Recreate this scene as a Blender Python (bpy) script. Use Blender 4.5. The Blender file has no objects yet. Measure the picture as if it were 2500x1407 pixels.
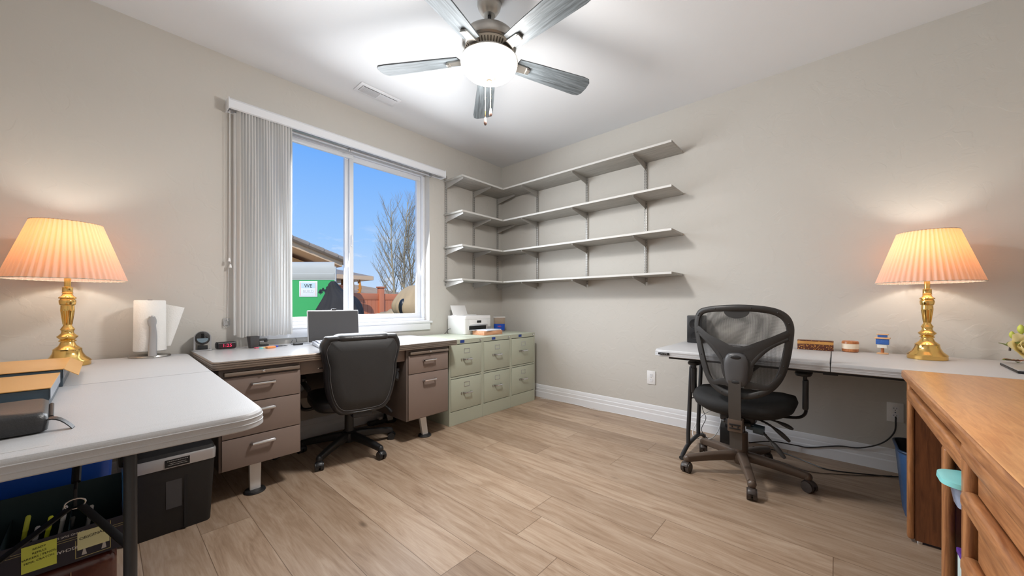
import bpy, bmesh, math, random
from mathutils import Vector, Matrix
R = math.radians
random.seed(7)
sc = bpy.context.scene
COL = sc.collection
# ------------------------------------------------------------------ camera
cam_d = bpy.data.cameras.new('camera'); cam = bpy.data.objects.new('camera', cam_d); COL.objects.link(cam)
cam_d.sensor_width = 36.0; cam_d.lens = 36.0*888/2500
cam_d.shift_y = (743-703.5)/2500
cam_d.clip_start = 0.02; cam_d.clip_end = 500
cam.location = (-3.278, -3.086, 1.045)
FW = Vector((0.747, 0.665, 0)).normalized()
cam.rotation_euler = (R(90), 0, math.atan2(FW.y, FW.x)-R(90))
sc.camera = cam
# ------------------------------------------------------------------ view, world, sun, window light
sc.view_settings.view_transform = 'Standard'; sc.view_settings.look = 'None'
sc.view_settings.exposure = 0.0; sc.view_settings.gamma = 1.0
sc.view_settings.use_curve_mapping = False
try:
    sc.cycles.max_bounces = 10; sc.cycles.diffuse_bounces = 6; sc.cycles.glossy_bounces = 4
    sc.cycles.transparent_max_bounces = 16; sc.cycles.caustics_reflective = False; sc.cycles.caustics_refractive = False
    sc.cycles.sample_clamp_indirect = 6.0; sc.cycles.use_denoising = True
except Exception: pass
WORLD_STR = 1.0; SUN = 3.4; WIN_W = 48.0; FAN_W = 33.0; FAN_D = 22.0; LAMP_W = 4.6

def S(r, g, b):
    f = lambda c: (c/255/12.92) if c/255 <= 0.04045 else ((c/255+0.055)/1.055)**2.4
    return (f(r), f(g), f(b), 1.0)

world = bpy.data.worlds.new('sky'); sc.world = world; world.use_nodes = True
wn = world.node_tree.nodes; wl = world.node_tree.links; wn.clear()
wo = wn.new('ShaderNodeOutputWorld'); wb = wn.new('ShaderNodeBackground')
tc = wn.new('ShaderNodeTexCoord'); sx = wn.new('ShaderNodeSeparateXYZ'); wl.new(tc.outputs['Generated'], sx.inputs[0])
rp = wn.new('ShaderNodeValToRGB'); wl.new(sx.outputs[2], rp.inputs[0])
e = rp.color_ramp.elements
e[0].position = 0.0; e[0].color = S(205, 226, 252); e[1].position = 0.42; e[1].color = S(96, 166, 252)
x_ = e.new(0.16); x_.color = S(158, 203, 255)
mp = wn.new('ShaderNodeMapping'); mp.inputs['Scale'].default_value = (4, 4, 13); mp.inputs['Location'].default_value = (0.3, 0.1, 0.4); wl.new(tc.outputs['Generated'], mp.inputs[0])
nz = wn.new('ShaderNodeTexNoise'); nz.inputs['Scale'].default_value = 2.2; nz.inputs['Detail'].default_value = 5; wl.new(mp.outputs[0], nz.inputs[0])
cr = wn.new('ShaderNodeValToRGB'); cr.color_ramp.elements[0].position = 0.56; cr.color_ramp.elements[1].position = 0.66; wl.new(nz.outputs[0], cr.inputs[0])
lo = wn.new('ShaderNodeValToRGB'); le = lo.color_ramp.elements; le[0].position = 0.10; le[0].color = (1, 1, 1, 1); le[1].position = 0.2; le[1].color = (0, 0, 0, 1); wl.new(sx.outputs[2], lo.inputs[0])
mu = wn.new('ShaderNodeMath'); mu.operation = 'MULTIPLY'; wl.new(cr.outputs[0], mu.inputs[0]); wl.new(lo.outputs[0], mu.inputs[1])
mx = wn.new('ShaderNodeMixRGB'); wl.new(mu.outputs[0], mx.inputs[0]); wl.new(rp.outputs[0], mx.inputs[1]); mx.inputs[2].default_value = S(240, 246, 255)
wl.new(mx.outputs[0], wb.inputs[0]); wb.inputs[1].default_value = WORLD_STR; wl.new(wb.outputs[0], wo.inputs[0])

def lamp(name, kind, loc, energy, color=(1, 1, 1), **kw):
    l = bpy.data.lights.new(name, kind); l.energy = energy; l.color = color
    for k, v in kw.items(): setattr(l, k, v)
    o = bpy.data.objects.new(name, l); o.location = loc; COL.objects.link(o); return o
sun = lamp('sun', 'SUN', (0, 0, 10), SUN, (1, 0.95, 0.86), angle=R(0.6))
sun.rotation_euler = Vector((-0.55, -0.48, 0.68)).to_track_quat('Z', 'Y').to_euler()
win = lamp('window_daylight', 'AREA', (-1.72, 0.055, 1.60), WIN_W, (0.93, 0.97, 1.0), shape='RECTANGLE', size=1.26, size_y=1.42)
win.rotation_euler = (R(-76), 0, 0); win.data.spread = R(160)
fanl = lamp('fan_bulb', 'POINT', (-1.846, -1.641, 2.17), FAN_W, (1.0, 0.975, 0.945), shadow_soft_size=0.12)
fand = lamp('fan_bowl_light', 'AREA', (-1.846, -1.641, 2.262), FAN_D, (1.0, 0.975, 0.945), shape='DISK', size=0.28)

# ------------------------------------------------------------------ materials
MATS = {}
def nt(name):
    m = bpy.data.materials.new(name); m.use_nodes = True
    n = m.node_tree.nodes; b = n.get('Principled BSDF'); return m, n, m.node_tree.links, b
def tcoord(n, l, scale=(1, 1, 1), rot=(0, 0, 0)):
    t = n.new('ShaderNodeTexCoord'); mpp = n.new('ShaderNodeMapping'); mpp.inputs['Scale'].default_value = scale; mpp.inputs['Rotation'].default_value = rot
    l.new(t.outputs['Object'], mpp.inputs[0]); return mpp.outputs[0]
def mat(name, col, rough=0.5, metal=0.0, var=0.06, vs=6.0, bump=0.0, bs=60.0, spec=None, emit=None, es=1.0, coat=0.0):
    """procedural material: a base colour broken up by noise, optional noise bump"""
    if name in MATS: return MATS[name]
    m, n, l, b = nt(name); MATS[name] = m
    vec = tcoord(n, l)
    no = n.new('ShaderNodeTexNoise'); no.inputs['Scale'].default_value = vs; no.inputs['Detail'].default_value = 3; l.new(vec, no.inputs[0])
    mr = n.new('ShaderNodeMapRange'); mr.inputs[3].default_value = 1-var; mr.inputs[4].default_value = 1+var; l.new(no.outputs[0], mr.inputs[0])
    vm = n.new('ShaderNodeVectorMath'); vm.operation = 'SCALE'; vm.inputs[0].default_value = col[:3]; l.new(mr.outputs[0], vm.inputs['Scale']); l.new(vm.outputs[0], b.inputs['Base Color'])
    b.inputs['Roughness'].default_value = rough; b.inputs['Metallic'].default_value = metal
    if spec is not None: b.inputs['Specular IOR Level'].default_value = spec
    if coat: b.inputs['Coat Weight'].default_value = coat; b.inputs['Coat Roughness'].default_value = 0.15
    if emit: b.inputs['Emission Color'].default_value = emit; b.inputs['Emission Strength'].default_value = es
    if bump:
        n2 = n.new('ShaderNodeTexNoise'); n2.inputs['Scale'].default_value = bs; n2.inputs['Detail'].default_value = 4; l.new(vec, n2.inputs[0])
        bu = n.new('ShaderNodeBump'); bu.inputs['Strength'].default_value = bump; bu.inputs['Distance'].default_value = 0.01; l.new(n2.outputs[0], bu.inputs['Height']); l.new(bu.outputs[0], b.inputs['Normal'])
    return m
def wood(name, c1, c2, stretch=(1, 12, 12), scale=6.0, rough=0.4, coat=0.0, line=0.5):
    m, n, l, b = nt(name); MATS[name] = m
    vec = tcoord(n, l, stretch)
    no = n.new('ShaderNodeTexNoise'); no.inputs['Scale'].default_value = scale; no.inputs['Detail'].default_value = 8; no.inputs['Roughness'].default_value = 0.65; no.inputs['Distortion'].default_value = line; l.new(vec, no.inputs[0])
    r = n.new('ShaderNodeValToRGB'); r.color_ramp.elements[0].position = 0.33; r.color_ramp.elements[0].color = c1; r.color_ramp.elements[1].position = 0.66; r.color_ramp.elements[1].color = c2; l.new(no.outputs[0], r.inputs[0]); l.new(r.outputs[0], b.inputs['Base Color'])
    bu = n.new('ShaderNodeBump'); bu.inputs['Strength'].default_value = 0.12; bu.inputs['Distance'].default_value = 0.004; l.new(no.outputs[0], bu.inputs['Height']); l.new(bu.outputs[0], b.inputs['Normal'])
    b.inputs['Roughness'].default_value = rough
    if coat: b.inputs['Coat Weight'].default_value = coat; b.inputs['Coat Roughness'].default_value = 0.2
    return m
def wall_mat(name, col, bump=0.35):
    m, n, l, b = nt(name); vec = tcoord(n, l)
    n1 = n.new('ShaderNodeTexNoise'); n1.inputs['Scale'].default_value = 9; n1.inputs['Detail'].default_value = 4; n1.inputs['Distortion'].default_value = 0.8; l.new(vec, n1.inputs[0])
    r = n.new('ShaderNodeValToRGB'); r.color_ramp.elements[0].position = 0.52; r.color_ramp.elements[1].position = 0.58; l.new(n1.outputs[0], r.inputs[0])
    n2 = n.new('ShaderNodeTexNoise'); n2.inputs['Scale'].default_value = 90; l.new(vec, n2.inputs[0])
    ad = n.new('ShaderNodeMath'); ad.operation = 'MULTIPLY_ADD'; ad.inputs[1].default_value = 0.25; l.new(n2.outputs[0], ad.inputs[0]); l.new(r.outputs[0], ad.inputs[2])
    bu = n.new('ShaderNodeBump'); bu.inputs['Strength'].default_value = bump; bu.inputs['Distance'].default_value = 0.0015; l.new(ad.outputs[0], bu.inputs['Height']); l.new(bu.outputs[0], b.inputs['Normal'])
    b.inputs['Base Color'].default_value = col; b.inputs['Roughness'].default_value = 0.75; b.inputs['Specular IOR Level'].default_value = 0.25
    return m
def floor_mat():
    m, n, l, b = nt('oak plank floor'); PW = 0.19; PL = 1.9
    t = n.new('ShaderNodeTexCoord'); s = n.new('ShaderNodeSeparateXYZ'); l.new(t.outputs['Object'], s.inputs[0])
    def M(op, a, b_=None, c=None):
        q = n.new('ShaderNodeMath'); q.operation = op
        for i, v in enumerate((a, b_, c)):
            if v is None: continue
            if isinstance(v, (int, float)): q.inputs[i].default_value = v
            else: l.new(v, q.inputs[i])
        return q.outputs[0]
    u = M('DIVIDE', M('ADD', s.outputs[0], 1.845+20*PW), PW); row = M('FLOOR', u); fu = M('FRACT', u)
    wn1 = n.new('ShaderNodeTexWhiteNoise'); wn1.noise_dimensions = '1D'; l.new(row, wn1.inputs['W'])
    v = M('ADD', M('DIVIDE', s.outputs[1], PL), M('MULTIPLY', wn1.outputs[0], 7.3)); idx = M('FLOOR', v); fv = M('FRACT', v)
    cx = n.new('ShaderNodeCombineXYZ'); l.new(row, cx.inputs[0]); l.new(idx, cx.inputs[1])
    wn2 = n.new('ShaderNodeTexWhiteNoise'); wn2.noise_dimensions = '2D'; l.new(cx.outputs[0], wn2.inputs[0])
    # grain, shifted per plank
    off = n.new('ShaderNodeVectorMath'); off.operation = 'SCALE'; l.new(wn2.outputs['Color'], off.inputs[0]); off.inputs['Scale'].default_value = 30
    mp_ = n.new('ShaderNodeMapping'); mp_.inputs['Scale'].default_value = (9, 1.0, 1); l.new(t.outputs['Object'], mp_.inputs[0])
    ad = n.new('ShaderNodeVectorMath'); ad.operation = 'ADD'; l.new(mp_.outputs[0], ad.inputs[0]); l.new(off.outputs[0], ad.inputs[1])
    g = n.new('ShaderNodeTexNoise'); g.inputs['Scale'].default_value = 2.2; g.inputs['Detail'].default_value = 9; g.inputs['Roughness'].default_value = 0.62; g.inputs['Distortion'].default_value = 1.2; l.new(ad.outputs[0], g.inputs[0])
    mp2 = n.new('ShaderNodeMapping'); mp2.inputs['Scale'].default_value = (60, 3.0, 1); l.new(t.outputs['Object'], mp2.inputs[0])
    g2 = n.new('ShaderNodeTexNoise'); g2.inputs['Scale'].default_value = 3; g2.inputs['Detail'].default_value = 5; l.new(mp2.outputs[0], g2.inputs[0])
    gm = M('ADD', M('MULTIPLY', g.outputs[0], 0.75), M('MULTIPLY', g2.outputs[0], 0.25))
    r = n.new('ShaderNodeValToRGB'); el = r.color_ramp.elements; el[0].position = 0.3; el[0].color = S(140, 115, 94); el[1].position = 0.62; el[1].color = S(190, 169, 149)
    q = el.new(0.46); q.color = S(172, 148, 126); l.new(gm, r.inputs[0])
    tint = n.new('ShaderNodeValToRGB'); te = tint.color_ramp.elements; te[0].color = (0.70, 0.67, 0.64, 1); te[1].color = (0.99, 0.98, 0.965, 1); tq = te.new(0.5); tq.color = (0.86, 0.84, 0.815, 1); l.new(wn2.outputs[0], tint.inputs[0])
    mm = n.new('ShaderNodeMixRGB'); mm.blend_type = 'MULTIPLY'; mm.inputs[0].default_value = 1; l.new(r.outputs[0], mm.inputs[1]); l.new(tint.outputs[0], mm.inputs[2])
    # knots
    mp3 = n.new('ShaderNodeMapping'); mp3.inputs['Scale'].default_value = (4.2, 1.7, 1); l.new(t.outputs['Object'], mp3.inputs[0])
    vo = n.new('ShaderNodeTexVoronoi'); vo.inputs['Scale'].default_value = 1.0; vo.inputs['Randomness'].default_value = 1; l.new(mp3.outputs[0], vo.inputs[0])
    kn = n.new('ShaderNodeValToRGB'); kn.color_ramp.elements[0].position = 0.02; kn.color_ramp.elements[0].color = (1, 1, 1, 1); kn.color_ramp.elements[1].position = 0.075; kn.color_ramp.elements[1].color = (0, 0, 0, 1); l.new(vo.outputs['Distance'], kn.inputs[0])
    mk = n.new('ShaderNodeMixRGB'); l.new(M('MULTIPLY', kn.outputs[0], 0.75), mk.inputs[0]); l.new(mm.outputs[0], mk.inputs[1]); mk.inputs[2].default_value = S(96, 78, 62)
    # seams
    su = M('LESS_THAN', M('MINIMUM', fu, M('SUBTRACT', 1.0, fu)), 0.0065)
    sv = M('LESS_THAN', M('MINIMUM', fv, M('SUBTRACT', 1.0, fv)), 0.0008)
    se = M('MAXIMUM', su, sv)
    ms = n.new('ShaderNodeMixRGB'); l.new(M('MULTIPLY', se, 0.75), ms.inputs[0]); l.new(mk.outputs[0], ms.inputs[1]); ms.inputs[2].default_value = S(88, 66, 48)
    l.new(ms.outputs[0], b.inputs['Base Color'])
    bu = n.new('ShaderNodeBump'); bu.inputs['Strength'].default_value = 0.3; bu.inputs['Distance'].default_value = 0.002
    l.new(M('SUBTRACT', M('MULTIPLY', gm, 0.3), se), bu.inputs['Height']); l.new(bu.outputs[0], b.inputs['Normal'])
    b.inputs['Roughness'].default_value = 0.42; b.inputs['Specular IOR Level'].default_value = 0.4
    return m
def glass_mat():
    m, n, l, b = nt('window glass'); n.remove(b); o = n['Material Output']
    tr = n.new('ShaderNodeBsdfTransparent'); gl = n.new('ShaderNodeBsdfGlossy'); gl.inputs['Roughness'].default_value = 0.02
    mi = n.new('ShaderNodeMixShader'); mi.inputs[0].default_value = 0.0003; l.new(tr.outputs[0], mi.inputs[1]); l.new(gl.outputs[0], mi.inputs[2]); l.new(mi.outputs[0], o.inputs[0]); return m
def trans_mat(name, col, tcol, mix=0.5, rough=0.9, var=0.05):
    m, n, l, b = nt(name); n.remove(b); o = n['Material Output']; vec = tcoord(n, l, (200, 200, 8))
    no = n.new('ShaderNodeTexNoise'); no.inputs['Scale'].default_value = 2; l.new(vec, no.inputs[0])
    mr = n.new('ShaderNodeMapRange'); mr.inputs[3].default_value = 1-var; mr.inputs[4].default_value = 1+var; l.new(no.outputs[0], mr.inputs[0])
    vm = n.new('ShaderNodeVectorMath'); vm.operation = 'SCALE'; vm.inputs[0].default_value = col[:3]; l.new(mr.outputs[0], vm.inputs['Scale'])
    d = n.new('ShaderNodeBsdfDiffuse'); l.new(vm.outputs[0], d.inputs[0]); t = n.new('ShaderNodeBsdfTranslucent'); t.inputs[0].default_value = tcol
    mi = n.new('ShaderNodeMixShader'); mi.inputs[0].default_value = mix; l.new(d.outputs[0], mi.inputs[1]); l.new(t.outputs[0], mi.inputs[2]); l.new(mi.outputs[0], o.inputs[0]); return m
def mesh_fabric():
    m, n, l, b = nt('open mesh fabric'); o = n['Material Output']
    t = n.new('ShaderNodeTexCoord'); s = n.new('ShaderNodeSeparateXYZ'); l.new(t.outputs['Object'], s.inputs[0])
    def M(op, a, b_=None):
        q = n.new('ShaderNodeMath'); q.operation = op
        for i, v in enumerate((a, b_)):
            if v is None: continue
            if isinstance(v, (int, float)): q.inputs[i].default_value = v
            else: l.new(v, q.inputs[i])
        return q.outputs[0]
    a1 = M('SINE', M('MULTIPLY', M('ADD', s.outputs[1], s.outputs[2]), 1250.0)); a2 = M('SINE', M('MULTIPLY', M('SUBTRACT', s.outputs[1], s.outputs[2]), 1250.0))
    hole = M('GREATER_THAN', M('MULTIPLY', a1, a2), -0.12)
    tr = n.new('ShaderNodeBsdfTransparent'); mi = n.new('ShaderNodeMixShader'); l.new(M('MULTIPLY', hole, 1.0), mi.inputs[0]); l.new(b.outputs[0], mi.inputs[1]); l.new(tr.outputs[0], mi.inputs[2]); l.new(mi.outputs[0], o.inputs[0])
    b.inputs['Base Color'].default_value = S(40, 40, 41); b.inputs['Roughness'].default_value = 0.7
    return m
def clear_mat(name, col, alpha):
    m, n, l, b = nt(name); o = n['Material Output']; b.inputs['Base Color'].default_value = col; b.inputs['Roughness'].default_value = 0.12
    tr = n.new('ShaderNodeBsdfTransparent'); mi = n.new('ShaderNodeMixShader'); mi.inputs[0].default_value = 1-alpha; l.new(b.outputs[0], mi.inputs[1]); l.new(tr.outputs[0], mi.inputs[2]); l.new(mi.outputs[0], o.inputs[0]); return m
def slot_mat(axis):
    """grey painted steel upright with two rows of punched slots"""
    m, n, l, b = nt('slotted upright '+'xy'[axis]); t = n.new('ShaderNodeTexCoord'); s = n.new('ShaderNodeSeparateXYZ'); l.new(t.outputs['Object'], s.inputs[0])
    def M(op, a, b_=None):
        q = n.new('ShaderNodeMath'); q.operation = op
        for i, v in enumerate((a, b_)):
            if v is None: continue
            if isinstance(v, (int, float)): q.inputs[i].default_value = v
            else: l.new(v, q.inputs[i])
        return q.outputs[0]
    f = M('FRACT', M('DIVIDE', s.outputs[2], 0.025)); a = M('LESS_THAN', f, 0.55)
    d = M('ABSOLUTE', M('SUBTRACT', M('ABSOLUTE', s.outputs[axis]), 0.0062)); c = M('LESS_THAN', d, 0.0016)
    h = M('MULTIPLY', a, c); mi = n.new('ShaderNodeMixRGB'); l.new(h, mi.inputs[0]); mi.inputs[1].default_value = S(172, 170, 166); mi.inputs[2].default_value = S(50, 48, 46)
    l.new(mi.outputs[0], b.inputs['Base Color']); b.inputs['Roughness'].default_value = 0.35; b.inputs['Metallic'].default_value = 0.3; return m

M_WALL = wall_mat('greige wall paint', S(201, 198, 192)); M_CEIL = wall_mat('ceiling paint', S(223, 225, 228), 0.12)
M_FLOOR = floor_mat(); M_TRIM = mat('white trim paint', S(232, 234, 238), 0.35, var=0.01)
M_VINYL = mat('white vinyl', S(228, 231, 236), 0.35, var=0.01); M_GLASS = glass_mat()
M_BLIND = trans_mat('sheer blind fabric', S(226, 226, 225), S(230, 230, 228), 0.38, var=0.04)
M_NICKEL = mat('brushed nickel', S(176, 172, 166), 0.32, 0.9, var=0.04, vs=30)
M_CHROME = mat('chrome', S(215, 216, 220), 0.16, 1.0, var=0.02)
M_SILVER = mat('satin silver', S(186, 187, 190), 0.35, 0.7, var=0.03)
M_BLADE = wood('weathered grey fan blade', S(66, 71, 74), S(116, 124, 129), (1.6, 30, 3), 3.2, 0.45)
M_BRASS = mat('polished brass', S(236, 196, 118), 0.16, 1.0, var=0.05, vs=8)
M_SHADE = trans_mat('pleated shade fabric', S(224, 206, 197), S(230, 150, 84), 0.30, var=0.03)
M_TABLE = mat('white granite plastic', S(187, 188, 191), 0.45, var=0.03, vs=60, bump=0.08, bs=300)
M_DKMET = mat('dark grey tube steel', S(62, 63, 66), 0.4, 0.4, var=0.05)
M_BLKMET = mat('black steel', S(30, 30, 32), 0.4, 0.3, var=0.05)
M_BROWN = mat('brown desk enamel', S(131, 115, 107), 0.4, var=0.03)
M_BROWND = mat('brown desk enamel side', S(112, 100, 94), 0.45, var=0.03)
M_LAM = mat('grey laminate', S(196, 197, 200), 0.2, var=0.02, vs=50)
M_ALUM = mat('aluminium edge', S(150, 138, 128), 0.35, 0.6, var=0.04)
M_SAGE = mat('sage green enamel', S(178, 183, 166), 0.4, var=0.02)
M_SHELF = wood('grey wood laminate', S(152, 149, 143), S(180, 178, 172), (14, 1.2, 14), 4.0, 0.5)
M_SHELFX = wood('grey wood laminate along wall', S(152, 149, 143), S(180, 178, 172), (1.2, 14, 14), 4.0, 0.5)
M_EDGE = mat('pale shelf edge band', S(206, 205, 202), 0.45, var=0.02)
M_BRKT = mat('grey bracket steel', S(176, 174, 170), 0.35, 0.3, var=0.03)
M_LEATH = mat('black leather', S(44, 44, 46), 0.34, var=0.1, vs=20, bump=0.12, bs=220)
M_LEATHF = mat('black upholstery back', S(48, 48, 49), 0.6, var=0.08, vs=20, bump=0.1, bs=400)
M_PLAS = mat('black plastic', S(36, 36, 38), 0.38, var=0.06)
M_PLAS2 = mat('soft black plastic', S(48, 47, 47), 0.5, var=0.06)
M_TAUPE = mat('dark brown grey plastic', S(88, 74, 64), 0.38, var=0.05)
M_CAST = mat('brown black plastic', S(62, 54, 50), 0.4, var=0.05); M_MESH = mesh_fabric(); M_SEATF = mat('black seat fabric', S(28, 28, 29), 0.75, var=0.15, vs=150, bump=0.25, bs=600)
M_STITCH = mat('grey stitching', S(104, 104, 105), 0.7)
M_OAK = wood('golden oak top', S(196, 132, 78), S(224, 164, 104), (1.6, 16, 10), 5.0, 0.33, 0.25, 0.8)
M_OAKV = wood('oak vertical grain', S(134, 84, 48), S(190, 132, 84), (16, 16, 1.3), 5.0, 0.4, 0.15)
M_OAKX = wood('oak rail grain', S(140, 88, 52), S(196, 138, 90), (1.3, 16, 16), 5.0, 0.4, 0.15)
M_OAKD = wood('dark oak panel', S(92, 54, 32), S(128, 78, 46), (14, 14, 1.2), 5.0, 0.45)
M_WHITE = mat('white plastic', S(232, 232, 232), 0.35, var=0.01)
M_PAPER = mat('white paper', S(236, 235, 232), 0.8, var=0.02, vs=40, bump=0.25, bs=120)
M_DARK = mat('dark opening', S(18, 18, 19), 0.6)

# ------------------------------------------------------------------ mesh helpers
class MB:
    def __init__(s): s.bm = bmesh.new()
    def box(s, x0, x1, y0, y1, z0, z1, bev=0.0, seg=2, mtx=None):
        vs = [s.bm.verts.new((x, y, z)) for x in (x0, x1) for y in (y0, y1) for z in (z0, z1)]
        F = [(0, 1, 3, 2), (4, 6, 7, 5), (0, 4, 5, 1), (2, 3, 7, 6), (0, 2, 6, 4), (1, 5, 7, 3)]
        fs = [s.bm.faces.new([vs[i] for i in f]) for f in F]
        if bev > 0:
            es = list({e for f in fs for e in f.edges})
            r = bmesh.ops.bevel(s.bm, geom=es, offset=bev, segments=seg, affect='EDGES', profile=0.5)
            vs = list({v for f in r['faces'] for v in f.verts} | {v for v in vs if v.is_valid})
        if mtx is not None: bmesh.ops.transform(s.bm, matrix=mtx, verts=[v for v in vs if v.is_valid])
        return s
    def loft(s, rings, caps=True, closed=True):
        vr = [[s.bm.verts.new(p) for p in r] for r in rings]; n = len(vr[0])
        for a, b in zip(vr, vr[1:]):
            for i in range(n if closed else n-1):
                j = (i+1) % n
                try: s.bm.faces.new((a[i], a[j], b[j], b[i]))
                except ValueError: pass
        if caps and closed:
            for r, rev in ((vr[0], True), (vr[-1], False)):
                try: s.bm.faces.new(list(reversed(r)) if rev else r)
                except ValueError: pass
        return s
    def prism(s, pts, axis, lo, hi):
        def p3(p, t): 
            return {'x': (t, p[0], p[1]), 'y': (p[0], t, p[1]), 'z': (p[0], p[1], t)}[axis]
        return s.loft([[p3(p, lo) for p in pts], [p3(p, hi) for p in pts]])
    def tube(s, pts, r, n=8, caps=True, flat=1.0, closed=False):
        P = [Vector(p) for p in pts]; m = len(P)
        rr = r if isinstance(r, (list, tuple)) else [r]*m
        rings = []; up = None
        for i in range(m):
            if closed: t = P[(i+1) % m]-P[i-1]
            else: t = P[min(i+1, m-1)]-P[max(i-1, 0)]
            if t.length < 1e-9: t = Vector((0, 0, 1))
            t.normalize()
            if up is None:
                up = Vector((0, 0, 1)) if abs(t.z) < 0.9 else Vector((1, 0, 0))
            a = up - t*up.dot(t)
            if a.length < 1e-6: a = t.orthogonal()
            a.normalize(); b = t.cross(a); up = a
            rings.append([P[i]+a*(rr[i]*flat*math.cos(2*math.pi*k/n))+b*(rr[i]*math.sin(2*math.pi*k/n)) for k in range(n)])
        if closed: rings.append(rings[0])
        return s.loft(rings, caps and not closed)
    def cyl(s, p0, p1, r, r2=None, n=20): return s.tube([p0, p1], [r, r if r2 is None else r2], n)
    def lathe(s, prof, n=32, c=(0, 0, 0), fn=None, caps=True):
        rings = []
        for i, (r, z) in enumerate(prof):
            rings.append([(c[0]+(r+(fn(i, k, r, z) if fn else 0))*math.cos(2*math.pi*k/n), c[1]+(r+(fn(i, k, r, z) if fn else 0))*math.sin(2*math.pi*k/n), c[2]+z) for k in range(n)])
        return s.loft(rings, caps)
    def ball(s, c, rx, ry=None, rz=None, n=16, m=10):
        ry = ry or rx; rz = rz or rx
        rings = [[(c[0]+rx*math.sin(math.pi*j/m)*math.cos(2*math.pi*k/n), c[1]+ry*math.sin(math.pi*j/m)*math.sin(2*math.pi*k/n), c[2]-rz*math.cos(math.pi*j/m)) for k in range(n)] for j in range(m+1)]
        rings[0] = [(c[0]+1e-5*math.cos(2*math.pi*k/n), c[1]+1e-5*math.sin(2*math.pi*k/n), c[2]-rz) for k in range(n)]
        rings[-1] = [(c[0]+1e-5*math.cos(2*math.pi*k/n), c[1]+1e-5*math.sin(2*math.pi*k/n), c[2]+rz) for k in range(n)]
        return s.loft(rings)
    def quad(s, *p): s.bm.faces.new([s.bm.verts.new(q) for q in p]); return s
    def xf(s, mtx): bmesh.ops.transform(s.bm, matrix=mtx, verts=s.bm.verts[:]); return s
    def build(s, name, m, parent=None, smooth=True, ang=35, label=None):
        bmesh.ops.recalc_face_normals(s.bm, faces=s.bm.faces[:])
        me = bpy.data.meshes.new(name); s.bm.to_mesh(me); s.bm.free()
        me.materials.append(m)
        if smooth: me.shade_smooth(); me.set_sharp_from_angle(angle=R(ang))
        o = bpy.data.objects.new(name, me); COL.objects.link(o)
        if parent: o.parent = parent
        if label: o['label'] = label
        return o
def rrect(w, h, r, n=5, cx=0, cy=0):
    """rounded rectangle outline"""
    out = []
    for sx_, sy_, a0 in ((1, 1, 0), (-1, 1, 90), (-1, -1, 180), (1, -1, 270)):
        for k in range(n+1):
            a = R(a0+90*k/n); out.append((cx+sx_*(w/2-r)+r*math.cos(a), cy+sy_*(h/2-r)+r*math.sin(a)))
    return out
def catmull(pts, n=8, closed=False):
    P = [Vector(p) for p in pts]; out = []; m = len(P)
    rng = range(m) if closed else range(m-1)
    for i in rng:
        if closed: a, b, c, d = P[i-1], P[i], P[(i+1) % m], P[(i+2) % m]
        else: a, b, c, d = P[max(i-1, 0)], P[i], P[i+1], P[min(i+2, m-1)]
        for k in range(n):
            t = k/n; out.append(0.5*((2*b)+(c-a)*t+(2*a-5*b+4*c-d)*t*t+(3*b-a-3*c+d)*t**3))
    if not closed: out.append(P[-1])
    return out
def thing(name, label, cat, loc=(0, 0, 0), rz=0.0, group=None):
    o = bpy.data.objects.new(name, None); COL.objects.link(o); o.empty_display_size = 0.05
    o.location = loc; o.rotation_euler = (0, 0, rz); return tag(o, label, cat, group)
def tag(o, label, cat, group=None):
    o['label'] = label; o['category'] = cat
    if group: o['group'] = group
    return o
def struct(o): o['kind'] = 'structure'; return o
def copy_tree(o, parent=None):
    c = o.copy(); COL.objects.link(c); c.parent = parent
    for ch in list(o.children): copy_tree(ch, c)
    return c
def text(name, s, size, m, parent, loc, rot, ext=0.0005, align='CENTER', sxy=(1, 1)):
    cu = bpy.data.curves.new(name, 'FONT'); cu.body = s; cu.size = size; cu.extrude = ext; cu.align_x = align; cu.align_y = 'CENTER'; cu.resolution_u = 3
    tmp = bpy.data.objects.new('tmp', cu); COL.objects.link(tmp); bpy.context.view_layer.update()
    me = bpy.data.meshes.new_from_object(tmp.evaluated_get(bpy.context.evaluated_depsgraph_get())); bpy.data.objects.remove(tmp); bpy.data.curves.remove(cu)
    me.name = name; me.materials.clear(); me.materials.append(m)
    o = bpy.data.objects.new(name, me); COL.objects.link(o); o.parent = parent; o.location = loc; o.rotation_euler = rot; o.scale = (sxy[0], sxy[1], 1); return o

# ------------------------------------------------------------------ room shell
H = 2.73; XL = -3.85; YF = -4.05
struct(MB().box(XL-0.15, 0.15, YF-0.15, 0.15, -0.12, 0).build('floor', M_FLOOR, smooth=False))
struct(MB().box(XL-0.15, 0.15, YF-0.15, 0.15, H, H+0.15).build('ceiling', M_CEIL, smooth=False))
WX0, WX1, WZ0, WZ1 = -2.58, -1.074, 0.878, 2.385
w = MB()
w.box(XL-0.15, WX0, 0, 0.15, 0, H); w.box(WX1, 0.15, 0, 0.15, 0, H); w.box(WX0, WX1, 0, 0.15, 0, WZ0); w.box(WX0, WX1, 0, 0.15, WZ1, H)
struct(w.build('wall_back', M_WALL, smooth=False))
struct(MB().box(0, 0.15, YF-0.15, 0, 0, H).build('wall_right', M_WALL, smooth=False))
struct(MB().box(XL-0.15, XL, YF-0.15, 0, 0, H).build('wall_left', M_WALL, smooth=False))
struct(MB().box(XL, 0, YF-0.15, YF, 0, H).build('wall_front', M_WALL, smooth=False))
def baseprof(s=1): return [(0, 0), (0.016, 0), (0.016, 0.062), (0.0125, 0.070), (0.0125, 0.098), (0.0095, 0.104), (0.0095, 0.118), (0.004, 0.138), (0, 0.142)]
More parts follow.
